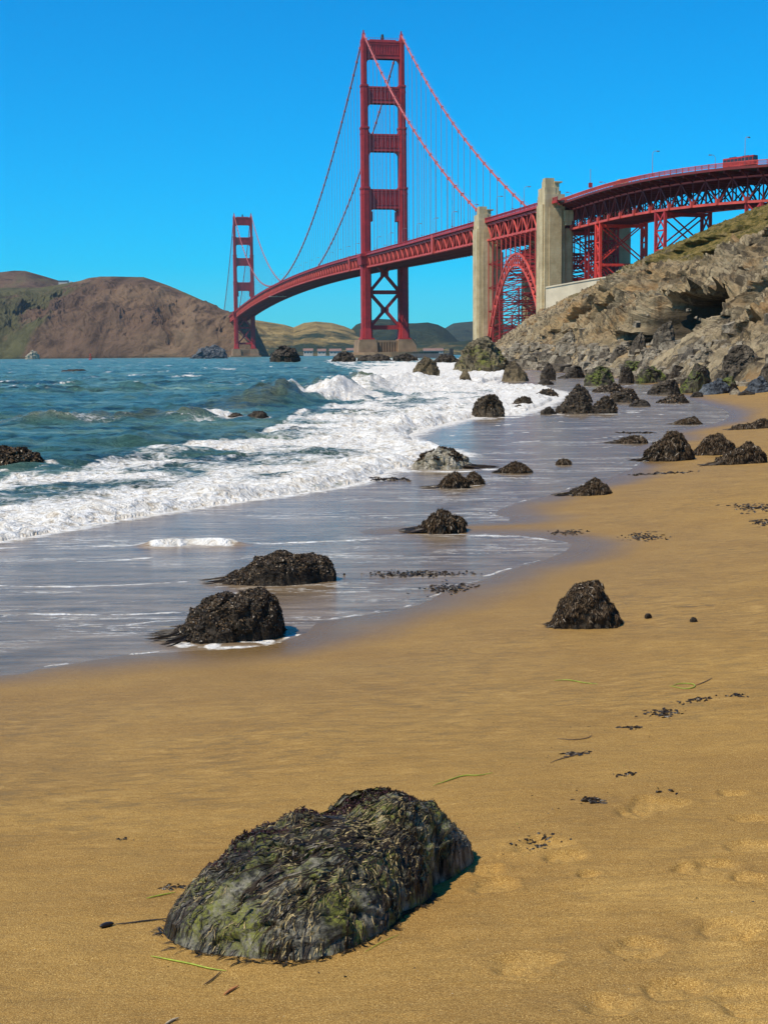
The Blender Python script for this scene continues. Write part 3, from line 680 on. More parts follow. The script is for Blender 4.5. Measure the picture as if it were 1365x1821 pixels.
# strata dip: squeeze coordinates so blocks are slabby and slanted
ca, sa_ = math.cos(.7), math.sin(.7)
q1 = (XX * ca + zz * sa_ + wq); q2 = (-XX * sa_ + zz * ca + wq); q3 = YY + wq
bA, eA = blocks3(q1 * .10, q2 * .17, q3 * .10, 1); bB, eB = blocks3(q1 * .30, q2 * .50, q3 * .30, 2); bC, eC = blocks3(q1 * .95, q2 * 1.5, q3 * .85, 3)
msk = .18 + .82 * sst(-.3, .3, fbm(XX * .045, YY * .045, 12., 3) + .1)
wv = 5 * fbm(XX * .04, YY * .04, 41., 3)
rdg = ridged((YY + wv) * .040 - II * .014 + 4, (II - wv) * .022 + hz * .01, 3., 5, .58) - .75
rd2 = ridged((YY + wv) * .14 - II * .06, (II + wv) * .085 + hz * .06, 5., 4, .55) - .7
pat = sst(.05, .40, fbm(XX * .03, YY * .028, 31., 4) + .12)
mic = ridged(XX * .8, YY * .6, zz * .8, 4, .6) - .7
lowf = fbm((YY + wv) * .055 - II * .02, (II - wv) * .04, 51., 3); diag = ridged((YY * .8 + II * .9 + wv) * .11, (II - YY) * .028, 6., 4, .55) - .7
right = sst(.17, .21, XX / np.maximum(YY, 1))
nd = crag * (2.6 * lowf + .35 * rd2 + .55 * diag * right + (.25 + .75 * pat) * (.9 * bB - .3 * np.exp(-(eB / .06) ** 2)) + .8 * bA * msk * pat + (.30 + .25 * pat) * bC + .75 * sm + .34 * mic) * (1 - .8 * sst(330, 420, YY)) + (.10 * bC + .25 * sm + .10 * mic) * sst(0, 3, II) * (YY < 520)
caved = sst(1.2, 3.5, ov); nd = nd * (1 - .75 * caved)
XX = XX + N_[..., 0] * nd; YY = YY + N_[..., 1] * nd; zz = zz + N_[..., 2] * nd
grass = sst(13, 26, II + 4 * fbm(XX * .05, YY * .05, 2., 3) - .0 * YY) * sst(150, 230, YY) * (1 - .4 * sst(470, 540, YY))
grass = np.maximum(grass, sst(10, 17, hz) * sst(380, 440, YY) * .8 * (1 - sst(560, 600, YY)))
grass = np.maximum(grass * (1 - .75 * sst(.4, .9, crag)), sst(25, 33, hz) * .50)
CPX, CPY = projv(XX, YY, zz)
cy_line = np.interp(CPX, [950, 1000, 1060, 1120, 1180, 1230], [560, 545, 528, 508, 497, 485])
yellow = np.exp(-((hz - 21.5) / 3.2) ** 2) * sst(330, 370, YY) * (1 - sst(440, 490, YY))
grass = np.maximum(grass, yellow)
rust = .8 * np.exp(-((YY - 385 - (hz - 12) * 3.0) / 6) ** 2) * sst(7, 10, hz) * (1 - sst(15, 18, hz))
cliff = mesh_np('cliff', np.stack([XX, YY, zz], -1).reshape(-1, 3), grid_faces(*XX.shape), M['cliff'], smooth=False, attrs={'grass': np.clip(grass, 0, 1), 'yellow': yellow, 'rust': rust, 'damp': caved})  # cave mask drives both wet rock and painted shade
tag(cliff, 'craggy grey-brown cliff rising from the beach to the bridge approach', None, None, 'structure')
def cliff_at(px, py):
    r_ = ray(px, py); tt = np.linspace(60, 620, 2500); P_ = EYE[None] + r_[None] * tt[:, None]
    hh_ = np.where(P_[:, 0] > footc(P_[:, 1]), cliff_h(np.maximum(P_[:, 0] - footc(P_[:, 1]), 0), P_[:, 1]), 0)
    k_ = np.where(P_[:, 2] < hh_)[0]
    return P_[k_[0]] if len(k_) else P_[-1]

# ------------------------------------------------------------------ far hills
def hill(name, label, ridge, Df, Dr, mat, amp, seed, shape=.75, pxr=(-500, 1500), n=520, m=170, grassfn=None, back=1.6, rowsharp=1.0):
    rx = [p[0] for p in ridge]; ryy = [p[1] for p in ridge]
    cx = np.linspace(pxr[0], pxr[1], n)
    dr = np.interp(cx, *zip(*Dr)) if isinstance(Dr, list) else np.full(n, float(Dr))
    df = np.interp(cx, *zip(*Df)) if isinstance(Df, list) else np.full(n, float(Df))
    top = np.interp(cx, rx, ryy)
    P = np.array([atY(x, y, d) for x, y, d in zip(cx, top, dr)])
    zr = P[:, 2]; az = P[:, 0] / P[:, 1]
    t = np.concatenate([np.linspace(-.03, 1, m), 1 + np.linspace(0, 1, 30)[1:] * back])
    T, Zr = np.meshgrid(t, zr, indexing='ij'); AZ = np.repeat(az[None], len(t), 0)
    D = df[None] + (dr - df)[None] * T
    X = AZ * D; Y = D
    base = np.where(T < 0, T * 60, np.where(T <= 1, np.clip(T, 0, 1) ** shape, 1 - .45 * (np.clip(T - 1, 0, 9) / back) ** 1.2)) 
    Zz = Zr * np.clip(base, -1, 2)
    env = sst(0, .15, T) * (1 - .97 * np.exp(-((T - 1) / .25) ** 2)) * (1 - .35 * np.clip(T, 0, 1))
    k = 1 / 260.
    nz = ridged(X * k * 1.3 + seed + Zz * k * .8, Y * k * .55, Zz * k * .9, 6, .6) - .7; nz = np.where(nz > .1, .1 + .3 * (nz - .1), nz * 1.5)
    nz2 = fbm(X * k * 5, Y * k * 5, seed, 4)
    Zz = Zz + env * amp * (nz + .28 * nz2) * np.clip(Zr / 60, .2, 1.3)
    X = X + env * amp * .6 * fbm(X * k * 2, Zz * k * 3, seed + 5, 4)
    at = {'grass': grassfn(X, Y, Zz, np.repeat(cx[None], len(t), 0), T) if grassfn else np.zeros_like(X)}
    o = mesh_np(name, np.stack([X, Y, Zz], -1).reshape(-1, 3), grid_faces(*X.shape), mat, smooth=False, attrs=at)
    return tag(o, label, None, None, 'structure')
hill('headland', 'steep brown headland behind the far bridge tower', [(-500,450),(-200,480),(0,512),(75,511),(110,505),(140,500),(158,494),(178,491.5),(255,492.5),(275,499),(300,508),(340,525),(375,541),(400,555),(420,561),(440,569),(455,585),(465,603),(475,625),(482,640),(1500,700)],
     [(-500,2500),(0,2520),(150,2430),(300,2400),(420,2350),(480,2320)], [(-500,3000),(0,2950),(200,2780),(420,2520),(480,2400)], M['headland'], 46, 1.3, .62, pxr=(-500, 490), n=760, m=230,
     grassfn=lambda X, Y, Z, P, T: np.maximum(sst(.1, .5, fbm(X * .006, Y * .006, 2., 3) + .75 - (P - 20) / 130 + (T - .5) * .8), .5 * sst(.85, 1, T)))
hill('back_hill', 'brown hill rising behind the headland at far left', [(-500,470),(-100,492),(0,484),(25,481),(45,481.5),(75,490),(105,499),(140,505),(170,520),(600,600)], 3000, 3500, M['headland'], 18, 4.7, .8, pxr=(-500, 330), n=300, m=90,
     grassfn=lambda X, Y, Z, P, T: .35 + 0 * P)
hill('golden_hills', 'golden grass hills with dark trees across the strait', [(380,600),(430,578),(455,569),(480,573),(505,577),(522,582),(540,574),(562,571.5),(590,574),(612,580),(640,592),(665,604),(700,612),(760,618),(900,630)], 3050, 3700, M['golden'], 9, 9.1, .8, pxr=(380, 900), n=460, m=130,
     grassfn=lambda X, Y, Z, P, T: np.clip(1.0 - T * .75 + .5 * fbm(X * .01, Y * .01, 3., 3) - .08, 0, 1))
hill('wooded_hills', 'dark wooded hill between the near bridge tower and the concrete pylon', [(560,625),(605,612),(625,585),(633,577),(650,571),(672,566.6),(695,568),(715,575),(740,574.5),(760,573),(778,577),(790,583),(800,592),(812,604),(830,612),(1000,620)], 3250, 3800, M['forest'], 9, 2.2, .8, pxr=(560, 1000), n=380, m=110,
     grassfn=lambda X, Y, Z, P, T: .75 + 0 * P)
hill('distant_hills', 'pale blue wooded ridge far away beside the concrete pylon', [(740,612),(770,592),(790,584),(805,575),(820,573),(845,571),(870,574),(1000,585),(1400,590)], 5200, 6200, M['forest'], 10, 6.2, .8, pxr=(740, 1500), n=220, m=60,
     grassfn=lambda X, Y, Z, P, T: .8 + 0 * P)
hill('low_shore', 'low scrubby shore at the foot of the golden hills', [(455,628),(480,618),(520,616),(560,620),(600,616),(700,617),(780,610),(830,606),(870,606),(1000,606)], 2950, 3150, M['golden'], 6, 7.2, .7, pxr=(455, 1200), n=320, m=50,
     grassfn=lambda X, Y, Z, P, T: .85 + 0 * P)
sb = MB(); sb.box((-20000, -3000, -8), (20000, 9500, -7)); tag(sb.build('seabed', M['sand']), 'sandy sea floor', None, None, 'structure')

# ------------------------------------------------------------------ the bridge
TH = .17837; UX, UY = -math.sin(TH), math.cos(TH); EX, EY = UY, -UX
TRU = (UX, UY, 0); S0 = (1.8, 1019.7)
def fr(s, o, z): return (S0[0] + s * UX + o * EX, S0[1] + s * UY + o * EY, z)
def kfr(s): return lambda a, b, z: fr(s + a, b, z)
def zrail(s):
    if s >= 0: t = s / 1280; return 76 - .6 * t + 40 * t * (1 - t) if s <= 1280 else 75.4 - .029 * (s - 1280)
    return 76 + .029 * s + 8e-6 * s * s
bridge = empty('suspension_bridge', fr(0, 0, 0)[:2] + (0,))
tag(bridge, 'orange-red suspension bridge crossing the strait with two tall towers, arch and viaduct', 'bridge')
BL = Vector(bridge.location)
def bp(mb, name, mat, parent=None, smooth=False):
    o = mb.build(name, mat, None, loc=tuple(BL), smooth=smooth)
    o.location = (0, 0, 0); o.parent = parent or bridge
    return o
def beam(m, s0, o0, z0, s1, o1, z1, w_, h=None): m.bar(fr(s0, o0, z0), fr(s1, o1, z1), w_, h)

def crossp(w_, l, n=.22, m=.26):
    a, b = w_ / 2, l / 2; c, d = a * (1 - n * 2), b * (1 - m * 2)
    # (s, o) polygon of a cruciform shaft
    return [(-b, -c), (-b, c), (-d - (b-d)*.5, c), (-d - (b-d)*.5, a*.86), (-d, a*.86), (-d, a), (d, a), (d, a*.86), (d + (b-d)*.5, a*.86), (d + (b-d)*.5, c), (b, c), (b, -c),
            (d + (b-d)*.5, -c), (d + (b-d)*.5, -a*.86), (d, -a*.86), (d, -a), (-d, -a), (-d, -a*.86), (-d - (b-d)*.5, -a*.86), (-d - (b-d)*.5, -c)]
TIERS = [(21, 72, 6.9, 14.5), (72, 122, 6.4, 13), (122, 164.5, 5.7, 11.2), (164.5, 194, 4.9, 9.6), (194, 226, 3.9, 8)]
def fillet(m, s, o0, z0, sx, sz, r, th):
    # concave corner piece: corner at (o0,z0), filling toward +sx,+sz
    pts = [(0, 0)] + [(r * (1 - math.cos(a)) if True else 0, r * (1 - math.sin(a))) for a in np.linspace(0, math.pi / 2, 6)]
    pts = [(0, 0), (r, 0)] + [(r - r * math.sin(a), r - r * math.cos(a)) for a in np.linspace(0, math.pi / 2, 7)][1:-1] + [(0, r)]
    P = [(o0 + sx * a, z0 + sz * b) for a, b in pts]
    b0 = len(m.v); n = len(P)
    for ss in (s - th / 2, s + th / 2):
        m.v += [fr(ss, o, z) for o, z in P]
    for i in range(1, n - 1):
        m.f.append((b0, b0 + i, b0 + i + 1)); m.f.append((b0 + n, b0 + n + i + 1, b0 + n + i))
    for i in range(n): m.f.append((b0 + i, b0 + n + i, b0 + n + (i + 1) % n, b0 + (i + 1) % n))
def build_tower(s, zd):
    tw = empty('tower', (0, 0, 0), 0, bridge)
    def wat(z):
        for a, b, w_, l in TIERS:
            if a <= z <= b: return w_, l
        return TIERS[-1][2:] if z > 100 else TIERS[0][2:]
    struts = [(212.7, 225.2), (181.5, 193.2), (147.8, 160), (107.3, 121)]
    for k, (za, zb) in enumerate(struts):
        t = MB(); w1_, l1 = wat(za - 3 if k else za); iw = 13.7 - w1_ / 2 + .6; th = l1 * .62
        t.box((-th/2, -iw, za), (th/2, iw, zb), kfr(s))
        for zc, hh in ((za + .7, 1.4), (zb - .6, 1.2), (za + 2.9, .5), (zb - 2.5, .5)):
            t.box((-th/2 - .45, -iw + .3, zc - hh/2), (th/2 + .45, iw - .3, zc + hh/2), kfr(s))
        for o in np.linspace(-iw + 1.6, iw - 1.6, 12):
            t.box((-th/2 - .35, o - .35, za + 3.4), (th/2 + .35, o + .35, zb - 3.0), kfr(s))
        for sx in (-1, 1):
            wl, ll = wat(za - 2); inn = 13.7 - wl / 2 + .05
            fillet(t, s, sx * inn, za + .02, -sx, -1, 3.4 if k < 3 else 4.2, th * .92)
            t.box((-th*.4, sx * (inn - .9) - .9, za - 9), (th*.4, sx * (inn - .9) + .9, za - 2), kfr(s)) if k == 3 else None
            if k:
                wu, lu = wat(zb + 2); fillet(t, s, sx * (13.7 - wu / 2 + .05), zb - .02, -sx, 1, 2.2, th * .9)
    # bracing below the deck
        bp(t, 'portal_strut', M['red'], tw)
    t = MB()
    ii = 13.7 - 6.9 / 2 + .3
    for za, zb in ((23, 46.5), (48.5, 73)):
        for a, b in ((-1, 1), (1, -1)):
            t.bar(fr(s, a * ii, za), fr(s, b * ii, zb), 5.0, 1.9)
    t.box((-2.6, -ii, 46.2), (2.6, ii, 48.9), kfr(s)); t.box((-2.5, -ii, 20.6), (2.5, ii, 23.6), kfr(s))
    t.box((-2.45, -2.6, 33.2), (2.45, 2.6, 36.6), kfr(s)); t.box((-2.45, -2.6, 59.2), (2.45, 2.6, 62.4), kfr(s))
    t.box((-2.7, -ii, 69), (2.7, ii, 73.5), kfr(s))
    for sx in (-1, 1):
        for zc in (46.4, 48.8, 23.4): fillet(t, s, sx * ii, zc, -sx, 1 if zc != 46.4 else -1, 2.6, 4.6)
    bp(t, 'cross_bracing', M['red'], tw); t = MB()
    # top walkway and beacon frame
    t.box((-2.2, -9.5, 225.2), (2.2, 9.5, 226), kfr(s))
    for o in np.linspace(-11, 11, 13): t.bar(fr(s - 2, o, 226), fr(s - 2, o, 227.2), .12)
    t.bar(fr(s - 2, -11, 227.2), fr(s - 2, 11, 227.2), .14)
    bp(t, 'top_walkway', M['red'], tw)
    for sx in (-1, 1):
        l = MB()
        for za, zb, w_, ll in TIERS:
            l.prism([(a, b + sx * 13.7) for a, b in crossp(w_, ll)], za, zb, kfr(s))
            # narrow ribs on the broad faces
            for f_ in (-1, 1):
                for q in (-.27, 0, .27):
                    l.box((f_ * ll / 2 - .25 if f_ < 0 else f_ * ll / 2 - .05, sx * 13.7 + q * w_ * .8 - .16, za + 1.5), (f_ * ll / 2 + .05 if f_ < 0 else f_ * ll / 2 + .25, sx * 13.7 + q * w_ * .8 + .16, zb - 2.2), kfr(s))
        l.prism([(a, b + sx * 13.7) for a, b in crossp(8.4, 17)], 13.4, 21, kfr(s), [(a, b + sx * 13.7) for a, b in crossp(7.6, 15.5)])
        l.box((-8.8, sx * 13.7 - 4.5, 13.3), (8.8, sx * 13.7 + 4.5, 14.4), kfr(s))
        c = l
        for k, (za, zb, w_, ll) in enumerate(TIERS):
            if k == 0: continue
            pw, pl = TIERS[k-1][2], TIERS[k-1][3]
            c.prism([(a, b + sx * 13.7) for a, b in crossp(pw + .7, pl + .7)], za - .9, za + .5, kfr(s))
            c.prism([(a, b + sx * 13.7) for a, b in crossp(pw + .3, pl + .3)], za - 5.0, za - 3.6, kfr(s))
        c.prism([(a, b + sx * 13.7) for a, b in crossp(4.3, 8.6)], 223.6, 224.8, kfr(s))
        bp(l, 'leg', M['red'], tw)
        sd = MB(); sd.prism([(a, b + sx * 13.7) for a, b in crossp(3.2, 5.5)], 226, 228.2, kfr(s), [(a, b + sx * 13.7) for a, b in crossp(2.2, 4)])
        sd.box((-1.6, sx * 13.7 - .9, 228), (1.6, sx * 13.7 + .9, 230.2), kfr(s)); sd.bar(fr(s, sx * 13.7, 230), fr(s, sx * 13.7, 232.6), .9)
        bp(sd, 'cable_saddle', M['red'], tw)
        # platform bracket at deck level
        pf = MB(); pf.prism([(-9, sx*13.7 - 5.2), (9, sx*13.7 - 5.2), (9, sx*13.7 + 5.2), (-9, sx*13.7 + 5.2)], zd - 1.6, zd + .3, kfr(s))
        for a in (-8, -4, 0, 4, 8): pf.bar(fr(s + a, sx * 17, zd - 6), fr(s + a, sx * 18.8, zd - 1.5), .5)
        pf.prism([(-7.6, sx*13.7 - 4.3), (7.6, sx*13.7 - 4.3), (7.6, sx*13.7 + 4.3), (-7.6, sx*13.7 + 4.3)], zd - 7.5, zd - 1.6, kfr(s), [(-8.8, sx*13.7 - 5.1), (8.8, sx*13.7 - 5.1), (8.8, sx*13.7 + 5.1), (-8.8, sx*13.7 + 5.1)])
        bp(pf, 'deck_platform', M['red'], tw)
    bc = MB(); bc.prism([(math.cos(a) * 1.3, math.sin(a) * 1.3) for a in np.linspace(0, 2 * math.pi, 9)[:-1]], 226.8, 230, kfr(s), [(math.cos(a) * .8, math.sin(a) * .8) for a in np.linspace(0, 2 * math.pi, 9)[:-1]])
    bc.bar(fr(s, 0, 226), fr(s, 0, 227), 1.5); bp(bc, 'beacon', M['black'], tw)
    p = MB()
    for sx in (-1, 1):
        p.prism([(-13, sx*14.5 - 7.5), (13, sx*14.5 - 7.5), (13, sx*14.5 + 7.5), (-13, sx*14.5 + 7.5)], -8, 11.6, kfr(s), [(-11, sx*14.5 - 6.6), (11, sx*14.5 - 6.6), (11, sx*14.5 + 6.6), (-11, sx*14.5 + 6.6)])
        p.prism([(-10.6, sx*14.3 - 6.2), (10.6, sx*14.3 - 6.2), (10.6, sx*14.3 + 6.2), (-10.6, sx*14.3 + 6.2)], 11.6, 13.3, kfr(s))
    p.box((-8, -8.5, -8), (8, 8.5, 12.6), kfr(s)); p.box((-9, -8.4, 11.2), (9, 8.4, 12.4), kfr(s))
    for o in np.linspace(-6.9, 6.9, 8): p.box((-9, o - .55, -8), (9, o + .55, 11.2), kfr(s))
    p.box((-15, -25, -8), (15, 25, 2.4), kfr(s))
    bp(p, 'pier', M['pier'], tw)
    return tw
M['pier'] = mat_paint('weathered_pier_concrete', (.30, .185, .10), .85, .25, .2)
build_tower(0, 74.5); build_tower(1280, 74)

# cables
def zc_(s):
    if 0 <= s <= 1280: return 85 + 145 * ((s - 640) / 640) ** 2
    if s < 0: t = -s / 343; return 230 + (68.5 - 230) * t - 46 * t * (1 - t)
    t = (s - 1280) / 343; return 230 + (67 - 230) * t - 46 * t * (1 - t)
for sx in (-1, 1):
    m = MB(); ss = np.concatenate([np.linspace(-341, 0, 46), np.linspace(0, 1280, 160)[1:], np.linspace(1280, 1640, 40)[1:]])
    m.tube([fr(s, sx * 13.7, zc_(s)) for s in ss], .56, 7)
    # hand ropes above the cable
    for d in (-.8, .8): m.tube([fr(s, sx * 13.7 + d, zc_(s) + 1.35) for s in ss], .06, 3)
    b = m
    for s in list(np.arange(-330, -5, 15.24)) + list(np.arange(15.24, 1270, 15.24)):
        d = (zc_(s + .5) - zc_(s - .5)); b.bar(fr(s - .5, sx * 13.7, zc_(s - .5)), fr(s + .5, sx * 13.7, zc_(s + .5)), 1.5, 1.5)
    bp(m, 'main_cable', M['cable'])
susp = []
for sx in (-1, 1):
    for s in list(np.arange(-327.6, -8, 15.24)): susp.append((s, sx))
    for s in list(np.arange(15.24, 1270, 15.24)): susp.append((s, sx))
    for s in list(np.arange(1295, 1600, 15.24)): susp.append((s, sx))
susp.sort(key=lambda q: q[0])
rest = MB()
for k, (s, sx) in enumerate(susp):
    za, zb = zrail(s) - 3, zc_(s)
    if zb - za < 1.5: continue
    m = MB() if k < 100 else rest
    for d in (-.3, .3): m.bar(fr(s + d, sx * 13.7, za), fr(s + d, sx * 13.7, zb), .11)
    if k < 100: bp(m, 'suspender', M['rope'])
tag(bp(rest, 'suspender', M['rope']), None, None, None, 'stuff')

# stiffening trusses, deck, railings from far shore to the south concrete pylon
PN = 7.62
def truss(m, s0, s1, o, top=-3.1, bot=-10.4, cw=.85, dw=.55, skip=None):
    n = int(round((s1 - s0) / PN)); q = (s1 - s0) / n
    for i in range(n):
        a, b = s0 + i * q, s0 + (i + 1) * q; za, zb = zrail(a), zrail(b)
        beam(m, a, o, za + top, b, o, zb + top, cw, cw); beam(m, a, o, za + bot, b, o, zb + bot, cw, cw)
        if i % 2: beam(m, a, o, za + top, b, o, zb + bot, dw, dw)
        else: beam(m, a, o, za + bot, b, o, zb + top, dw, dw)
        beam(m, a, o, za + top, a, o, za + bot, dw * .8, dw * .8)
        for zz_ in (top, bot): m.box((a - .9, o - .5, za + zz_ - .75), (a + .9, o + .5, za + zz_ + .75), fr)
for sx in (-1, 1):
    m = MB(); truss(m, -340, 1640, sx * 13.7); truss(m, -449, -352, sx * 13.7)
    bp(m, 'stiffening_truss', M['redlight'] if sx < 0 else M['red'])  # sunward truss takes the painted-lit tone, the far one the plain red
m = MB()
segs = [(-340, 1640), (-449, -352), (-352, -340), (-466, -449)]
for s0, s1 in segs:
    n = max(1, int(round((s1 - s0) / PN))); q = (s1 - s0) / n
    for i in range(n):
        a, b = s0 + i * q, s0 + (i + 1) * q; za, zb = zrail(a), zrail(b)
        p = [fr(a, -13.2, za - 2.1), fr(a, 13.2, za - 2.1), fr(b, 13.2, zb - 2.1), fr(b, -13.2, zb - 2.1), fr(a, -13.2, za - 1.3), fr(a, 13.2, za - 1.3), fr(b, 13.2, zb - 1.3), fr(b, -13.2, zb - 1.3)]
        m.hexa(p)
bp(m, 'roadway', M['asphalt'])
m = MB()
for s0, s1 in segs[:2]:
    n = max(1, int(round((s1 - s0) / PN))); q = (s1 - s0) / n
    for i in range(n + 1):
        a = s0 + i * q; za = zrail(a); b = min(a + q, s1); zb = zrail(b)
        m.box((-.3, -13.3, za - 4.6), (.3, 13.3, za - 2.15), kfr(a))           # floor beam
        m.box((-.5, -13.3, za - 10.8), (.5, 13.3, za - 10.0), kfr(a))          # bottom strut
        if b > a:
            sg = 1 if i % 2 else -1
            beam(m, a, -13.2 * sg, za - 10.4, b, 0, zb - 10.4, .8, .5); beam(m, a, 13.2 * sg, za - 10.4, b, 0, zb - 10.4, .8, .5)
            for o in (-9, -4.5, 0, 4.5, 9): beam(m, a, o, za - 2.6, b, o, zb - 2.6, .4, .9)
            if s0 < 0 or True: beam(m, a, -5.5, za - 9.9, b, -5.5, zb - 9.9, 1.5, .3); beam(m, a, 5.5, za - 9.9, b, 5.5, zb - 9.9, 1.5, .3)
bp(m, 'floor_beams', M['darkred'])  # shade under the deck put into the colour
for sx in (-1, 1):
    m = MB(); rl = MB()
    for s0, s1 in segs:
        n = max(1, int(round((s1 - s0) / PN))); q = (s1 - s0) / n
        for i in range(n):
            a, b = s0 + i * q, s0 + (i + 1) * q; za, zb = zrail(a), zrail(b)
            beam(m, a, sx * 14.9, za - 1.75, b, sx * 14.9, zb - 1.75, .35, 1.0); beam(m, a, sx * 13.9, za - 1.4, b, sx * 13.9, zb - 1.4, 1.8, .25)
            beam(m, a, sx * 13.9, za - 3.4, a, sx * 14.9, za - 2.1, .3)
            beam(rl, a, sx * 14.9, za - .08, b, sx * 14.9, zb - .08, .22, .2); beam(rl, a, sx * 14.9, za - 1.05, b, sx * 14.9, zb - 1.05, .12, .12)
            beam(rl, a, sx * 14.9, za - 1.3, a, sx * 14.9, za + .12, .3)
            np_ = 14 if a < 200 else 5
            for j in range(1, np_):
                t = j / np_; s_ = a + q * t; z_ = za + (zb - za) * t
                rl.bar(fr(s_, sx * 14.9, z_ - 1.1), fr(s_, sx * 14.9, z_ - .1), .12 if a < 200 else .3, .08)
    bp(m, 'sidewalk', M['red']); bp(rl, 'railing', M['red'])
# solid panels over the truss joints
for s in (-232, 72, 1205):
    for sx in (-1, 1):
        m = MB(); m.box((-2.1, sx * 14.6 - .5, zrail(s) - 11.0), (2.1, sx * 14.6 + .5, zrail(s) - .6), kfr(s)); bp(m, 'joint_cover', M['redlight'])
# traveller gantry hanging under the mid span
m = MB(); s = 690; z = zrail(s) - 10.9
m.box((-3, -17, z - 1.6), (3, 4, z - 1.2), kfr(s)); [m.bar(fr(s + a, o, z - 1.5), fr(s + a, o, z), .3) for a in (-3, 3) for o in (-16, -8, 0)]
bp(m, 'maintenance_gantry', M['cream'])

# concrete pylons with stepped tops
def pylon(s, sx, zb0):
    # a=along bridge (north +), b=outward offset. Local s range -5..+5
    m = MB(); F_ = lambda a, b, z: fr(s + a, sx * b, z)
    def bx(a0, a1, b0, b1, z0, z1, t=0.):
        P0 = [(a0, b0), (a1, b0), (a1, b1), (a0, b1)]; P1 = [(a0 + t, b0 + t), (a1 - t, b0 + t), (a1 - t, b1 - t), (a0 + t, b1 - t)]
        if sx > 0: P0 = P0[::-1]; P1 = P1[::-1]
        m.prism(P0, z0, z1, F_, P1)
    bx(-5.4, 5.4, 9.4, 18.2, zb0, 66, .25)
    bx(-4.2, 4.2, 6.4, 9.7, zb0, 52.5)
    bx(-3.2, 3.2, 5.4, 6.5, zb0, 51)
    bx(-6.0, -5.3, 11.2, 16.2, zb0, 60.5); bx(5.3, 6.0, 11.2, 16.2, zb0, 60.5)
    bx(-4.2, 4.2, 18.0, 18.7, zb0, 62)
    bx(-4.6, 4.6, 13.4, 17.9, 66, 68.8)
    bx(-4.2, -.4, 13.8, 17.6, 68.8, 72.4); bx(-3.6, 2.6, 14.6, 17.0, 68.8, 71.6)
    bx(-4.4, -1.8, 11.8, 13.9, 66, 70.6); bx(-4.8, -1.6, 10.6, 13.9, 70.6, 71.1)
    bx(-4.0, 4.0, 11.0, 13.4, 66, 67.4)
    p = bp(m, 'concrete_pylon', M['concrete'])
    g = MB(); m = g
    bx(-7.4, -5.5, 6.8, 10.2, 55.2, 59.4); bx(-7.0, -5.5, 7.2, 9.8, 53.6, 55.2)   # hanging bracket box
    bp(g, 'bracket', M['concrete'], p)
for s in (-346.5, -454.3):
    for sx in (-1, 1): pylon(s, sx, 1 if s > -400 else 6)

# steel arch between the pylons
KA, KB, ZCR = -352, -449, 46.5
def zarch(k, inner=False):
    c = -400.5; h = 48.5 if not inner else 43.5
    return (ZCR if not inner else ZCR - 5) - ((ZCR - 9) if not inner else (ZCR - 5 - 9)) * (abs(k - c) / h) ** 2.0
ks = np.linspace(KA, KB, 25)
def inpt(k):   # inner chord point facing outer point
    c = -400.5; d = k - c; return c + d * 43.5 / 48.5
for sx in (-1, 1):
    m = MB(); o = sx * 13.7
    for a, b in zip(ks[:-1], ks[1:]):
        beam(m, a, o, zarch(a), b, o, zarch(b), .8, .8)
        ia, ib = inpt(a), inpt(b)
        beam(m, ia, o, zarch(ia, 1), ib, o, zarch(ib, 1), .8, .8)
        beam(m, a, o, zarch(a), ia, o, zarch(ia, 1), .5, .5); beam(m, ia, o, zarch(ia, 1), b, o, zarch(b), .42, .42)
    bp(m, 'arch_rib', M['redlight'])
m = MB()
for k in ks[::1]:
    for inn in (0, 1):
        kk = inpt(k) if inn else k; z = zarch(kk, inn); beam(m, kk, -13.7, z, kk, 13.7, z, .4)
for i in range(0, 24, 1):
    a, b = ks[i], ks[i + 1]
    for inn in (0, 1):
        A = inpt(a) if inn else a; B = inpt(b) if inn else b
        sg = 1 if i % 2 else -1
        beam(m, A, -13.7 * sg, zarch(A, inn), B, 0, zarch(B, inn), .4); beam(m, B, 0, zarch(B, inn), A, 13.7 * sg, zarch(A, inn), .4)
# tall braced frames standing under the arch on the fort side
for k in (-362, -374):
    z0_ = 8
    for o in (-13.7, -4.5, 4.5, 13.7): beam(m, k, o, z0_, k, o, min(zarch(k) - 2, 40), .6)
    z1_ = z0_
    while z1_ < zarch(k) - 8:
        beam(m, k, -13.7, z1_, k, 13.7, z1_, .45)
        for oa, ob in ((-13.7, -4.5), (-4.5, 4.5), (4.5, 13.7)):
            beam(m, k, oa, z1_, k, ob, z1_ + 6, .26); beam(m, k, ob, z1_, k, oa, z1_ + 6, .26)
        z1_ += 6
for o in (-4.5, 4.5):
    for z1_ in (14, 20, 26, 32): beam(m, -362, o, z1_, -374, o, z1_, .35); beam(m, -362, o, z1_, -374, o, z1_ + 6, .25)
bp(m, 'arch_bracing', M['red'])
for sx in (-1, 1):
    for k in np.linspace(KA - 1.5, KB + 1.5, 13):
        m = MB(); zt_ = zrail(k) - 10.6; zb_ = zarch(k)
        if zt_ - zb_ > 1: beam(m, k, sx * 13.7, zb_, k, sx * 13.7, zt_, .42, .42)
        else: continue
        bp(m, 'spandrel_column', M['redlight'])
m = MB()
for k in np.linspace(KA - 1.5, KB + 1.5, 13):
    zt_ = zrail(k) - 10.6; zb_ = zarch(k); n = max(1, int((zt_ - zb_) / 9))
    for i in range(n):
        z1_ = zb_ + (zt_ - zb_) * i / n; z2_ = zb_ + (zt_ - zb_) * (i + 1) / n
        beam(m, k, -13.7, z1_, k, 13.7, z2_, .3); beam(m, k, 13.7, z1_, k, -13.7, z2_, .3); beam(m, k, -13.7, z2_, k, 13.7, z2_, .35)
bp(m, 'spandrel_bracing', M['red'])
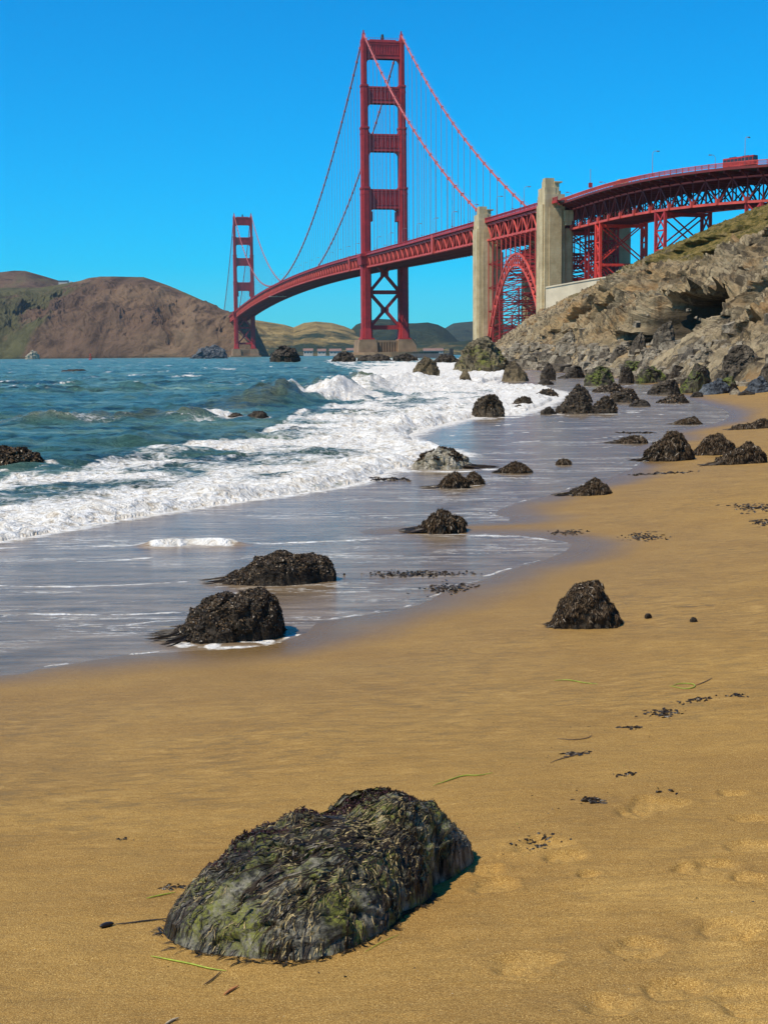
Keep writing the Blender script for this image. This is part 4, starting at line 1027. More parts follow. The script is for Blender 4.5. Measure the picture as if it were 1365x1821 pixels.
m = MB(); m.box((-389, 1, 2), (-356, 16, 9), fr); m.box((-388, 0, 9), (-357, 17, 10), fr)
m.box((-441, -9, 4), (-428, 8, 17), fr); m.box((-442, -10, 15.6), (-427, 9, 17.4), fr)
bp(m, 'arch_footing', M['pier'])

# curved approach viaduct
vp = [(985,357.0,64.4),(1000,352,64.0),(1060,331,63),(1112,317,62.4),(1165,306,61.9),(1230,296,61.4),(1290,288.5,60.9),(1365,282,60.4)]
VP = [np.array([onz(x, y, z)[0], onz(x, y, z)[1], z]) for x, y, z in vp]
VP += [np.array([150., 412., 60.2]), np.array([215., 398., 60]), np.array([330., 392., 60])]
VP = chaikin(VP, 3); VP = np.array(VP)
dl = np.concatenate([[0], np.cumsum(np.linalg.norm(np.diff(VP[:, :2], axis=0), axis=1))])
def vpt(d): return np.array([np.interp(d, dl, VP[:, i]) for i in range(3)])
def vfr(d):
    p = vpt(d); t = vpt(d + 6) - vpt(d - 6); t[2] = 0; t /= np.linalg.norm(t); return p, t, np.array([-t[1], t[0], 0.])
def vq(d, off, z):
    p, t, n = vfr(d); return tuple(p + n * off + np.array([0, 0, z]))
NV = 44; vd = np.arange(NV) * 6.2
W0, W1 = 4.6, 22.5
for off, nm, mt in ((W0, 'viaduct_truss', 'darkred'), (W1, 'viaduct_truss', 'darkred')):  # web members painted dark as if shaded by the deck
    m = MB(); g = MB()
    for i in range(NV - 1):
        a, b = vd[i], vd[i + 1]
        m.bar(vq(a, off, -4.3), vq(b, off, -4.3), .5, .6); m.bar(vq(a, off, -11.9), vq(b, off, -11.9), .7, .8)
        if i % 2: m.bar(vq(a, off, -4.3), vq(b, off, -11.9), .5)
        else: m.bar(vq(a, off, -11.9), vq(b, off, -4.3), .5)
        m.bar(vq(a, off, -4.3), vq(a, off, -11.9), .36)
    o_ = bp(m, nm, M[mt]); ch = MB()
    for i in range(NV - 1): ch.bar(vq(vd[i], off, -12.0), vq(vd[i + 1], off, -12.0), .9, .75)
    bp(ch, 'chord', M['redlight'], o_); ch = MB()
    for i in range(NV - 1): ch.bar(vq(vd[i], off, -4.2), vq(vd[i + 1], off, -4.2), .7, .5)
    bp(ch, 'chord', M['redlight'], o_)  # chords painted lighter as if catching the sun
    for i in range(0, NV - 1, 2): g = MB(); g.bar(vq(vd[i], off, -12.3), vq(vd[i], off, -10.4), 2.0, 1.05); bp(g, 'gusset_plate', M['redlight'], o_)
m = MB(); sl = MB()
for i in range(NV - 1):
    a, b = vd[i], vd[i + 1]
    p = [vq(a, .3, -2.2), vq(a, 27, -2.2), vq(b, 27, -2.2), vq(b, .3, -2.2), vq(a, .3, -1.4), vq(a, 27, -1.4), vq(b, 27, -1.4), vq(b, .3, -1.4)]
    sl.hexa(p)
    m.bar(vq(a, .3, -2.6), vq(a, 27, -2.6), .5, 1.0); m.bar(vq(a, W0, -4.3), vq(a, W1, -4.3), .5, 2.0)
    m.bar(vq(a, .4, -2.4), vq(a, W0, -4.4), .35); m.bar(vq(a, 26.8, -2.4), vq(a, W1, -4.4), .35)
    m.bar(vq(a, W0, -11.9), vq(a, W1, -11.9), .45, .5)
    m.bar(vq(a, W0, -11.9), vq(b, W1, -11.9), .35); m.bar(vq(a, W1, -11.9), vq(b, W0, -11.9), .35)
    m.bar(vq(a, W0, -11.9), vq(a, (W0 + W1) / 2, -5), .3); m.bar(vq(a, W1, -11.9), vq(a, (W0 + W1) / 2, -5), .3)
    for off in (8, 12, 16, 20): m.bar(vq(a, off, -2.7), vq(b, off, -2.7), .35, .9)
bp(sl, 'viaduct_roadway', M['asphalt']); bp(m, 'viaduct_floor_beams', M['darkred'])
for off in (0, 27.2):
    m = MB(); e_ = MB()
    for i in range(NV - 1):
        a, b = vd[i], vd[i + 1]
        m.bar(vq(a, off, -.05), vq(b, off, -.05), .2, .18); m.bar(vq(a, off, -1.15), vq(b, off, -1.15), .14, .14); m.bar(vq(a, off, -1.5), vq(a, off, .1), .26)
        m.bar(vq((a + b) / 2, off, -1.4), vq((a + b) / 2, off, .0), .18)
        for j in range(1, 24): m.bar(vq(a + (b - a) * j / 24, off, -1.15), vq(a + (b - a) * j / 24, off, -.1), .10, .06)
        e_.bar(vq(a, off, -1.9), vq(b, off, -1.9), .4, .8)
    bp(m, 'railing', M['redlight']); bp(e_, 'fascia', M['darkred'])
def dist_at_px(px):
    best = min(np.arange(0, 200, .5), key=lambda d: abs(projv(*[np.float64(q) for q in vq(d, W0, -12)])[0] - px)); return best
def bent(d0, hl, zb, mat, bays=4):
    m0 = MB()
    zt = -12.2; tops = {}
    parts = []
    for off in (W0, W1):
        for dd in (-hl, hl):
            q = vq(d0 + dd, off, zt); l = MB(); l.bar((q[0], q[1], zb), q, .95, .95, upv=TRU); parts.append(l); tops[(off, dd)] = q
    def P(off, dd, f): q = tops[(off, dd)]; return (q[0], q[1], zb + (q[2] - zb) * f)
    for i in range(bays):
        f0, f1 = i / bays, (i + 1) / bays
        for off in (W0, W1):
            m0.bar(P(off, -hl, f1), P(off, hl, f1), .5)
            m0.bar(P(off, -hl, f0), P(off, hl, f1), .5); m0.bar(P(off, hl, f0), P(off, -hl, f1), .4)
            m0.bar(P(off, -hl, f0), P(off, hl, f0), .4)
    for i in range(2):
        f0, f1 = i / 2, (i + 1) / 2
        for dd in (-hl, hl):
            m0.bar(P(W0, dd, f1 - .04), P(W1, dd, f1 - .04), .8); m0.bar(P(W0, dd, f0), P(W1, dd, f1), .42); m0.bar(P(W1, dd, f0), P(W0, dd, f1), .42)
    t = bp(m0, 'viaduct_tower', M[mat])
    for l in parts: bp(l, 'leg', M[mat], t)
dA, dB_ = dist_at_px(1064), dist_at_px(1174)
bent(dA, 2.6, 22, 'redbright' if 'redbright' in M else 'red'); bent(dB_, 3.0, 24, 'red', 4); bent(5, 2.6, 16, 'red', 7)
bent(dB_ + 46, 3.0, 26, 'red')
# trestle legs behind tower A
m = MB()
for d in (12, 17):
    for off in (10, 14, 18, 22): q = vq(d, off, -12); m.bar((q[0], q[1], 18), q, .7, .7, upv=TRU)
    for z in (22, 27, 32, 37, 42, 47):
        a, b = vq(d, 10, 0), vq(d, 22, 0); m.bar((a[0], a[1], z), (b[0], b[1], z), .6)
        for o1, o2 in ((10, 14), (14, 18), (18, 22)):
            a, b = vq(d, o1, 0), vq(d, o2, 0); m.bar((a[0], a[1], z - 5), (b[0], b[1], z), .4); m.bar((b[0], b[1], z - 5), (a[0], a[1], z), .4)
bp(m, 'trestle', M['red'])

# retaining wall below the viaduct, on the cliff
wl = [(970,512,541),(1010,505,536),(1050,498,528),(1090,492,520),(1122,488,512)]
m = MB(); WP = [atY(*q) for q in wl]
for a, b in zip(WP[:-1], WP[1:]):
    d = (b - a); n_ = np.array([-d[1], d[0], 0]); n_ /= np.linalg.norm(n_); n_ *= 1.0
    a0, b0 = a.copy(), b.copy(); a0[2] -= 14; b0[2] -= 14
    m.hexa([a0, b0, b0 + n_, a0 + n_, a, b, b + n_, a + n_])
    m.bar(a + n_ * .5 + [0, 0, .25], b + n_ * .5 + [0, 0, .25], 1.6, .5)
wloc = tuple(WP[0])
tag(m.build('retaining_wall', M['wallstone'] if 'wallstone' in M else M['concrete'], None, loc=wloc), 'long pale concrete retaining wall below the viaduct at the foot of the concrete pylon', 'wall')
m = MB(); a = atY(1098, 488, 508); b = atY(1142, 487, 500)
for i in range(2): pass
m.bar(a, b, 2.0, 2.6); n = 16
for i in range(n + 1):
    q = a + (b - a) * i / n; m.bar(q + np.array([0, -1.1, -1.2]), q + np.array([0, -1.1, 1.6]), .12)
m.bar(a + np.array([0, -1.1, 1.55]), b + np.array([0, -1.1, 1.55]), .18)
tag(m.build('parapet_block', M['concrete'], None, loc=tuple(a)), 'grey concrete parapet with railing at the end of the retaining wall', 'parapet')

# fender wall round the near tower pier
m = MB(); n = 40
for i in range(n):
    a0, a1 = 2 * math.pi * i / n, 2 * math.pi * (i + 1) / n
    P = lambda a, k: (34 * k * math.sin(a) + 6, 22 * k * math.cos(a))
    (oa, sa), (ob, sb_) = P(a0, 1), P(a1, 1); (oc, sc), (od, s_d) = P(a0, .93), P(a1, .93)
    m.hexa([fr(sa, oa, -5), fr(sb_, ob, -5), fr(s_d, od, -5), fr(sc, oc, -5), fr(sa, oa, 4.2), fr(sb_, ob, 4.2), fr(s_d, od, 4.2), fr(sc, oc, 4.2)])
tag(m.build('fender_wall', M['pier'], None, loc=fr(0, 0, 0)), 'low oval concrete fender wall round the near tower pier', 'fender wall')
# dark seawall by the pier
a = atY(734, 632, 800); b = atY(802, 632, 760)
m = MB(); a[2] = b[2] = 0; m.bar(a + [0, 0, .3], b + [0, 0, .3], 3, 5.0); 
for i in range(14): q = a + (b - a) * (i + .5) / 14; m.bar(q + np.array([0, -1.4, 2.6]), q + np.array([0, -1.4, 3.9]), .15)
m.bar(a + np.array([0, -1.4, 3.9]), b + np.array([0, -1.4, 3.9]), .16); m.bar(b + [0, 0, 2], b + [0, 0, 5.4], 2)
tag(m.build('seawall', M['steel_dark'] if 'steel_dark' in M else M['pier'], None, loc=tuple(a)), 'low dark seawall with a handrail right of the near tower pier', 'seawall')

# street lamps on the bridge
def lamp_proto():
    root = empty('street_lamp'); pole = MB(); pole.tube([(0, 0, -1.2), (0, 0, 3), (0, 0, 7.6)], .11, 6, [1.3, 1, .7]); pole.tube([(0, 0, 7.5), (.3, 0, 8.2), (.9, 0, 8.6), (2.2, 0, 8.65)], .08, 5); pole.box((-.22, -.22, -1.2), (.22, .22, -.1))
    pole.build('pole', M['rope'], root)
    h = MB(); h.prism([(1.8, -.25), (3.0, -.2), (3.0, .2), (1.8, .25)], 8.4, 8.75); h.build('lamp_head', M['rope'], root)
    return root
lp = lamp_proto()
def copy_tree(o, parent=None):
    c = o.copy(); col.objects.link(c); c.parent = parent
    for ch in list(o.children): copy_tree(ch, c)
    return c
lamps = []
used = False
def put_lamp(p, ang, label, group='street lamps along the bridge railings', sc=1.):
    global used
    o = lp if not used else copy_tree(lp); used = True
    o.location = p; o.rotation_euler = (0, 0, ang); o.scale = (sc,) * 3
    tag(o, label, 'street lamp', group); return o
angW = math.atan2(EY, EX)
k = 0
for s in np.arange(-417, 720, 45.72):
    wh = 'on the arch span between the concrete pylons' if s < -350 else ('on the side span between near tower and concrete pylon' if s < -5 else 'on the main span between the two towers')
    put_lamp(fr(s, -14.5, zrail(s)), angW, 'lamp on near railing ' + wh)
for s in np.arange(-440, 500, 45.72):
    wh = 'on the arch span between the concrete pylons' if s < -350 else ('on the side span between near tower and concrete pylon' if s < -5 else 'on the main span between the two towers')
    put_lamp(fr(s, 14.5, zrail(s)), angW + math.pi, 'lamp on far railing ' + wh)
for px, off, lb in ((1160, .3, 'tall street lamp above the second lattice tower of the viaduct'), (1325, .3, 'tall street lamp rising behind the red bus'), (1271, 26.8, 'small street lamp on the far viaduct railing left of the red bus')):
    best = min(np.arange(0, 200, .5), key=lambda d: abs(projv(*[np.float64(q) for q in vq(d, off, 0)])[0] - px)); p, t, n = vfr(best)
    put_lamp(vq(best, off, 0), math.atan2(n[1], n[0]) + (0 if off < 5 else math.pi), lb, sc=.85)
best = min(np.arange(0, 200, .5), key=lambda d: abs(projv(*[np.float64(q) for q in vq(d, .3, 0)])[0] - 1049))
g = vq(best, .3, 0); root = empty('signal_mast', g)
m = MB(); m.tube([(0, 0, -1.2), (0, 0, 7.2)], .1, 6); m.build('pole', M['rope'], root); m = MB(); m.prism([(-.7, -.4), (.7, -.4), (.7, .4), (-.7, .4)], .5, 2.2); m.build('box', M['red'], root)
tag(root, 'thin mast with a small red box on the viaduct railing right of the tall pylon', 'mast')

# bus
best = min(np.arange(0, 200, .5), key=lambda d: abs(projv(*[np.float64(q) for q in vq(d, 4, 0)])[0] - 1315))
p, t, n = vfr(best); bz = vq(best, 4.2, -1.4)
root = empty('bus', bz, math.atan2(t[1], t[0]))
Lb = 5.9
m = MB(); m.prism([(-Lb, -1.25), (Lb - .3, -1.25), (Lb, -.9), (Lb, .9), (Lb - .3, 1.25), (-Lb, 1.25)], .35, 1.75); m.prism([(-Lb, -1.22), (Lb - .4, -1.22), (Lb - .15, -.9), (Lb - .15, .9), (Lb - .4, 1.22), (-Lb, 1.22)], 2.75, 3.2)
for x in np.linspace(-Lb + .1, Lb - .5, 9): m.box((x - .09, -1.23, 1.75), (x + .09, -1.1, 2.75)); m.box((x - .09, 1.1, 1.75), (x + .09, 1.23, 2.75))
m.build('body', M['red'], root)
m = MB(); m.prism([(-Lb + .05, -1.16), (Lb - .45, -1.16), (Lb - .1, -.85), (Lb - .1, .85), (Lb - .45, 1.16), (-Lb + .05, 1.16)], 1.72, 2.78); m.build('window', M['glass'], root)
for x in (-3.6, 3.4):
    for y in (-1.1, 1.1):
        m = MB(); m.tube([(x, y - .15, .5), (x, y + .15, .5)], .5, 14); m.build('wheel', M['black'], root)
m = MB(); m.box((-3.8, -.8, 3.2), (-1.4, .8, 3.45)); m.box((1.2, -.7, 3.2), (3.4, .7, 3.4)); m.build('roof_unit', M['black'], root)
tag(root, 'long red bus with dark windows driving along the viaduct at far right', 'bus')

# far shore buildings
for i, (px, wpx, hh, lb) in enumerate([(548, 16, 9, 'leftmost small red-roofed house on the far shore left of the near tower'), (572, 14, 8, 'second small red-roofed house on the far shore, left of the near tower'), (596, 20, 8, 'widest red-roofed house on the far shore beside the near tower'), (622, 12, 9, 'red-roofed house on the far shore close beside the near tower'),
                                       (770, 34, 7, 'long low building with a red roof on the far shore right of the near tower')]):
    c = atY(px, 627, 2900); W_ = wpx / F * 2900; root = empty('house', (c[0], 2900, 2))
    m = MB(); m.box((-W_/2, -8, -3), (W_/2, 8, hh)); m.build('wall', M['cream'], root)
    m = MB(); m.prism([(-9.5, hh), (9.5, hh), (0, hh + 5)], -W_/2 - 1, W_/2 + 1, lambda a, b, c_: (c_, a, b)); m.build('roof', M['rooftile'], root)
    m = MB(); nw = max(2, int(W_ / 6))
    for j in range(nw): x = -W_/2 + W_ * (j + .5) / nw; m.box((x - 1, -8.15, hh * .4), (x + 1, -8, hh * .75))
    m.build('window', M['glass'], root)
    tag(root, lb, 'house', 'red-roofed buildings on the far shore')
# lookout building on the far ridge
c = atY(118, 502, 3100); root = empty('lookout_building', tuple(c))
m = MB(); m.box((-16, -6, -6), (4, 6, 3)); m.box((4, -4, -6), (14, 4, 1.5)); m.build('wall', M['cream'], root)
m = MB(); m.box((-17, -7, 3), (5, 7, 4)); m.build('roof', M['rooftile'], root)
tag(root, 'small flat-roofed building on the ridge left of the headland top', 'building')
# buoy
g_ = onz(161, 639.6); root = empty('buoy', (g_[0], g_[1], 0))
m = MB(); m.tube([(0, 0, -.5), (0, 0, .9)], 1.5, 12); m.build('float', M['buoyred'], root)
m = MB(); [m.bar((math.cos(a) * 1.2, math.sin(a) * 1.2, .9), (math.cos(a) * .35, math.sin(a) * .35, 4.2), .16) for a in np.linspace(0, 6.283, 5)[:-1]]; m.tube([(0, 0, 4.1), (0, 0, 5.2)], .55, 8); m.build('tower_frame', M['buoyred'], root)
tag(root, 'red navigation buoy floating below the headland', 'buoy')

# ------------------------------------------------------------------ rocks
def dome_rock(px0, px1, pyb, pyt, mat, prof=None, depth=.75, seed=0, on='sand', p=2.6, q=.55, facet=.30, fs=2.2, lean=0., full=None, base=None, cuts=0):
    pxc = (px0 + px1) / 2
    G = (ground(pxc, pyb) if on == 'sand' else (onz(pxc, pyb) if on == 'sea' else cliff_at(pxc, pyb))) if base is None else np.array(base, float)
    if base is None and on != 'cliff' and G[0] > footc(G[1]) + .5 and G[1] > 60: G = cliff_at(pxc, pyb)
    D = math.hypot(G[0], G[1]); dr = np.array([G[0], G[1]]) / D; rg = np.array([dr[1], -dr[0]])
    depthdist = G[1] * math.cos(PT) - (G[2] - H) * math.sin(PT)
    W_ = (px1 - px0) / F * depthdist; De = W_ * depth
    C = np.array([G[0], G[1]]) + dr * De * .42
    r = ray(pxc, pyt); tt = math.hypot(*C) / math.hypot(r[0], r[1]); Ht = max(H + r[2] * tt - G[2], .12 * W_ * .3)
    npx = max(px1 - px0, 12); nth = int(np.clip(npx * .9, 36, 260)); nr = int(np.clip(npx * .45, 16, 110))
    th = np.linspace(0, 2 * math.pi, nth, endpoint=False); rho = np.linspace(0, 1, nr) ** .85
    TH_, RH = np.meshgrid(th, rho); cx, cy = np.cos(TH_), np.sin(TH_)
    sx_ = seed * 3.71
    Ro = 1 + .16 * pn(cx * 1.3 + sx_, cy * 1.3, sx_) + .06 * pn(cx * 4 + sx_, cy * 4, sx_)
    x = RH * Ro * cx; y = RH * Ro * cy
    pf = np.interp(x, *zip(*prof)) if prof else 1 - .12 * np.abs(x)
    h = Ht * pf * np.clip(1 - RH ** p, 0, 1) ** q
    X = x * W_ / 2; Y = y * De / 2
    N_ = gnormal(X, Y, h, True); N_ = np.where((N_[..., 2:3] < 0), -N_, N_); N_[0] = (0, 0, 1)
    L_ = min(W_ / 2, max(Ht, De / 3)); g_ = fs / (W_ / 2)
    b1, e1 = blocks3(X * g_ + sx_, Y * g_ + sx_ * 2, h * g_ * 1.2 + sx_, seed + 1); b2, e2 = blocks3(X * g_ * 2.6, Y * g_ * 2.6 + sx_, h * g_ * 3 + sx_, seed + 2)
    nz = fbm(X * g_ * 1.6 + sx_, Y * g_ * 1.6, h * g_ * 1.6, 5)
    nd = L_ * (facet * (.34 * b1 + .20 * b2 - .08 * np.exp(-(e1 / .07) ** 2)) + .085 * nz) * sst(0, .25, np.clip(h / Ht, 0, 1) + .18)
    rc = np.random.default_rng(seed * 7 + 3)
    if cuts:
        sx3 = np.array([W_ / 2, De / 2, Ht]); Q = np.stack([X, Y, h], -1) / sx3
        for i in range(cuts):
            nv = rc.normal(size=3); nv[2] = abs(nv[2]) * .8 + .05; nv[1] -= .5; nv /= np.linalg.norm(nv)
            sup = (Q.reshape(-1, 3) @ nv).max(); dd_ = sup * (.68 + .25 * rc.random()); ex = np.maximum(Q @ nv - dd_, 0)[..., None]; Q = Q - ex * nv * .93
        Q = Q * sx3; X, Y, h = Q[..., 0], Q[..., 1], Q[..., 2]
        N_ = gnormal(X, Y, h, True); N_ = np.where((N_[..., 2:3] < 0), -N_, N_); N_[0] = (0, 0, 1)
        nd = nd * .55
    X = X + N_[..., 0] * nd + lean * h; Y = Y + N_[..., 1] * nd; h = h + N_[..., 2] * nd
    lx, hx = X.min(), X.max(); X = (X - lx) / (hx - lx) * W_ - W_ / 2; h = h * Ht / h.max()
    h = h - (.06 + .10 * sst(.9, 1, RH)) * max(Ht, .1 * W_) * sst(.8, 1., RH)
    P = np.stack([C[0] + X * rg[0] + Y * dr[0], C[1] + X * rg[1] + Y * dr[1], G[2] + h], -1)
    V = P.reshape(-1, 3); Fq = grid_faces(nr, nth, True)
    return V, Fq, dict(C=C, G=G, W=W_, De=De, Ht=Ht, rg=rg, dr=dr, D=D)
def scales(V, Fq, size, n, seed=0, lift=.3, thr=None, flat=.6, zmin=None, hang=False):
    r = np.random.default_rng(seed)
    A, B, C_, D_ = V[Fq[:, 0]], V[Fq[:, 1]], V[Fq[:, 2]], V[Fq[:, 3]]
    nrm = np.cross(C_ - A, D_ - B); ar = np.linalg.norm(nrm, axis=1); nrm = nrm / (ar[:, None] + 1e-12); ar = ar / 2
    nrm = np.where(nrm[:, 2:3] < -.2, -nrm, nrm)
    ctr = (A + B + C_ + D_) / 4
    wgt = ar.copy()
    if zmin is not None: wgt = wgt * (ctr[:, 2] > zmin)
    if thr is not None: wgt = wgt * (fbm(ctr[:, 0] * thr[0], ctr[:, 1] * thr[0], ctr[:, 2] * thr[0], 3) > thr[1])
    if wgt.sum() <= 0: return None
    k = r.choice(len(Fq), n, p=wgt / wgt.sum())
    u, v = r.random(n), r.random(n)
    P = (A[k] * ((1-u)*(1-v))[:, None] + B[k] * (u*(1-v))[:, None] + C_[k] * (u*v)[:, None] + D_[k] * ((1-u)*v)[:, None])
    N = nrm[k] + r.normal(size=(n, 3)) * flat; N /= np.linalg.norm(N, axis=1)[:, None]
    T = np.cross(N, r.normal(size=(n, 3))); T /= np.linalg.norm(T, axis=1)[:, None]
    if hang:
        T = np.array([0, 0, -1.]) + r.normal(size=(n, 3)) * .35; T = T - (T * nrm[k]).sum(1)[:, None] * nrm[k]; T /= np.linalg.norm(T, axis=1)[:, None] + 1e-9
    Bt = np.cross(N, T)
    s_ = size * (1.9 if hang else 1) * (.5 + r.random(n))[:, None]; a = T * s_; b = Bt * s_ * ((.10 if hang else .35) + (.12 if hang else .3) * r.random(n))[:, None]
    P = P + nrm[k] * size * lift
    Q = np.stack([P - a, P - b + N * s_ * .15, P + a, P + b + N * s_ * .15], 1).reshape(-1, 3)
    return Q, np.arange(4 * n).reshape(-1, 4), np.repeat(r.random(n), 4)
def make_rock(name, label, cat, *a, mat='rock_dark', cover=None, group=None, **k):
    V, Fq, I = dome_rock(*a, mat, **k)
    loc = (I['C'][0], I['C'][1], I['G'][2])
    o = mesh_np(name, V, Fq, M[mat], smooth=False, loc=loc)
    tag(o, label, cat, group)
    if cover:
        size, dens, cname = cover
        # area estimate
        n = int(min(9000, dens * (I['W'] * I['De'] * .8 + (I['W'] + I['De']) * I['Ht'] * 1.6) / (size * size)))
        r_ = scales(V, Fq, size, int(n * (1.8 if cname == 'seaweed' else 1)), int(abs(a[0])) + 5, hang=cname == 'seaweed')
        if r_: c = mesh_np(cname, r_[0], r_[1], M['mussel'], attrs={'rnd': r_[2]}, loc=loc); c.parent = o; c.location = (0, 0, 0)
    return o, I, V, Fq
def settle(paths, zmin=.005):
    A = np.array(paths, float); z = np.maximum(sand_z(A[..., 0].ravel(), A[..., 1].ravel()), zmin).reshape(A.shape[:2]); A[..., 2] += z; return list(A)
def ribbons(paths, widths, normals=None):
    V = []; Fs = []; A = []
    for k, (P, w_) in enumerate(zip(paths, widths)):
        P = np.asarray(P); n = len(P); d = np.gradient(P, axis=0); d /= np.linalg.norm(d, axis=1)[:, None] + 1e-9
        upn = np.array([0, 0, 1.]) if normals is None else normals[k]
        sv = np.cross(d, upn); sv /= np.linalg.norm(sv, axis=1)[:, None] + 1e-9
        tp = np.sin(np.linspace(.25, math.pi - .12, n))[:, None]
        b = len(V) * 0 + sum(len(q) for q in V)
        V.append(np.stack([P - sv * w_ * tp, P + sv * w_ * tp], 1).reshape(-1, 3))
        i = np.arange(n - 1) * 2 + b; Fs.append(np.stack([i, i + 1, i + 3, i + 2], 1)); A.append(np.full(2 * n, (k * .6180339) % 1))
    return np.vstack(V), np.vstack(Fs), np.concatenate(A)
def tail(o, I, ang, length, n, mat='weed', spread=.4, w_=.006, side=-1, seed=3, start=.8):
    # strands of weed trailing over the ground from one side of a rock
    r = np.random.default_rng(seed); paths = []; ws = []
    for i in range(n):
        t = (r.random() - .5) * 1.5
        p = I['C'] + I['rg'] * side * I['W'] / 2 * (start - .25 * r.random()) * math.cos(t * .8) + I['dr'] * I['De'] / 2 * t * .8
        a = ang + r.normal() * spread; L = length * (.3 + .7 * r.random()); pts = []
        dv = I['rg'] * math.cos(a) * side + I['dr'] * math.sin(a); h0 = .22 * I['Ht'] * r.random()
        for j in range(8):
            f_ = j / 7; q = p + dv * L * f_ + np.array([-dv[1], dv[0]]) * L * .12 * math.sin(f_ * 4 + i)
            pts.append([q[0], q[1], .004 + h0 * (1 - f_) ** 2 + .006 * r.random()])
        paths.append(pts); ws.append(w_ * (.5 + r.random()))
    paths = settle(paths)
    V, Fs, A = ribbons(paths, ws, [np.array([0, -.8, .6]) + r.normal(size=3) * .4 for _ in paths])
    loc = (I['C'][0], I['C'][1], I['G'][2]); c = mesh_np('seaweed_fringe', V, Fs, M[mat], attrs={'rnd': A}, loc=loc); c.parent = o; c.location = (0, 0, 0)
MU = (.016, 1.5, 'mussels'); WD = (.020, 1.3, 'seaweed')
HUMP = [(-1, .5), (-.3, .8), (.2, 1), (.7, .9), (1, .6)]
# far rocks standing in the sea and surf
make_rock('guano_rock', 'pale guano-whitened sea rock at the foot of the headland, left', 'rock', 44, 72, 639, 622, mat='rock_pale', seed=301, on='sea', facet=.5, cuts=10)
make_rock('shore_crag', 'dark blue-grey crag at the headland foot left of the far tower', 'rock', 335, 408, 638, 612, mat='rock_blue', seed=303, on='sea', facet=.6, cuts=12, prof=[(-1,.15),(-.4,.5),(.3,.8),(1,1)])
make_rock('sea_rock', 'tall dark notched sea rock in the water right of the far tower', 'rock', 477, 536, 645, 613, prof=[(-1,.3),(-.6,.75),(-.2,.85),(0,1.05),(.15,.85),(.5,.8),(.9,.55)], mat='rock_dark', seed=2, on='sea', q=.4, facet=.5, cuts=14)
make_rock('sea_rock', 'low brown sea rock in surf just left of the near tower pier', 'rock', 586, 636, 645, 624, prof=[(-1,.5),(-.2,.9),(.4,1),(1,.8)], seed=3, on='sea', facet=.5)
make_rock('sea_rock', 'low rock right beneath the near tower pier, behind white surf', 'rock', 632, 700, 644, 628, seed=4, on='sea', facet=.5, depth=.5)
make_rock('sea_rock', 'low rock behind surf between the near tower pier and the tan boulder', 'rock', 695, 745, 644, 627, seed=5, on='sea', facet=.6, depth=.5)
make_rock('sea_rock', 'dark low rock in front of the seawall left of the huge mossy boulder', 'rock', 770, 822, 647, 629, seed=6, on='sea', facet=.6, depth=.5)
make_rock('sea_rock', 'long flat-topped black rock alone in the open water at left', 'rock', 108, 157, 664, 656, seed=7, on='sea', q=.25, facet=.2, prof=[(-1,.9),(-.5,.8),(.6,1),(1,.9)])
make_rock('sea_rock', 'tiny flat rock awash in surf right of the breaker', 'rock', 655, 690, 661, 655, seed=8, on='sea')
make_rock('mussel_rock', 'dark mussel-covered rock cut off by the left edge of the picture', 'rock', -40, 92, 839, 793, prof=[(-1,.7),(-.3,1),(.3,1),(.7,.72),(1,.35)], mat='rock_near', cover=(.035, 1.2, 'mussels'), seed=9, on='sea', p=3)
make_rock('sea_rock', 'smaller left one of two flat black rocks awash below the breaker', 'rock', 403, 436, 748, 733, seed=10, on='sea')
make_rock('sea_rock', 'larger right one of two flat black rocks awash below the breaker', 'rock', 434, 483, 748, 730, prof=[(-1,.4),(-.2,1),(.5,1),(1,.5)], seed=11, on='sea')
make_rock('boulder', 'tan boulder in white surf right of the near tower pier', 'boulder', 727, 784, 677, 632, prof=[(-1,.7),(-.7,1),(-.2,1),(.3,.8),(.8,.55),(1,.3)], mat='rock_tan', seed=12, on='sea', q=.35, p=4, facet=.4, cuts=14)
make_rock('boulder', 'huge rounded green-tan boulder at the foot of the concrete pylon', 'boulder', 802, 905, 664, 597, prof=[(-1,.45),(-.6,.8),(-.2,1),(.15,.95),(.5,.75),(1,.35)], mat='rock_tanmoss', seed=13, on='sea', q=.45, p=3.4, facet=.5, depth=1.1, fs=2.6, cuts=20)
make_rock('boulder', 'small pointed grey rock in shallow water below the huge green-tan boulder', 'boulder', 814, 842, 683, 655, prof=[(-1,.4),(0,1.05),(.3,.8),(1,.3)], mat='rock_tan', seed=14, on='sea', p=1.6, q=.8, facet=.4, cuts=8)
make_rock('boulder', 'yellow-brown block-like boulder right of the huge green-tan boulder', 'boulder', 889, 946, 678, 640, prof=[(-1,.9),(-.6,1),(0,.9),(.5,.75),(1,.5)], mat='rock_tan', seed=15, on='sea', q=.35, p=4, facet=.4, cuts=14)
make_rock('boulder', 'angular brown boulder standing alone in the shallow wash', 'boulder', 837, 898, 742, 701, prof=[(-1,.65),(-.5,.85),(.1,1),(.45,1.02),(.75,.6),(1,.35)], mat='rock_tanwet', cover=(.05, .5, 'mussels'), seed=16, on='sea', q=.32, p=4, facet=.35, fs=2.6, cuts=14)
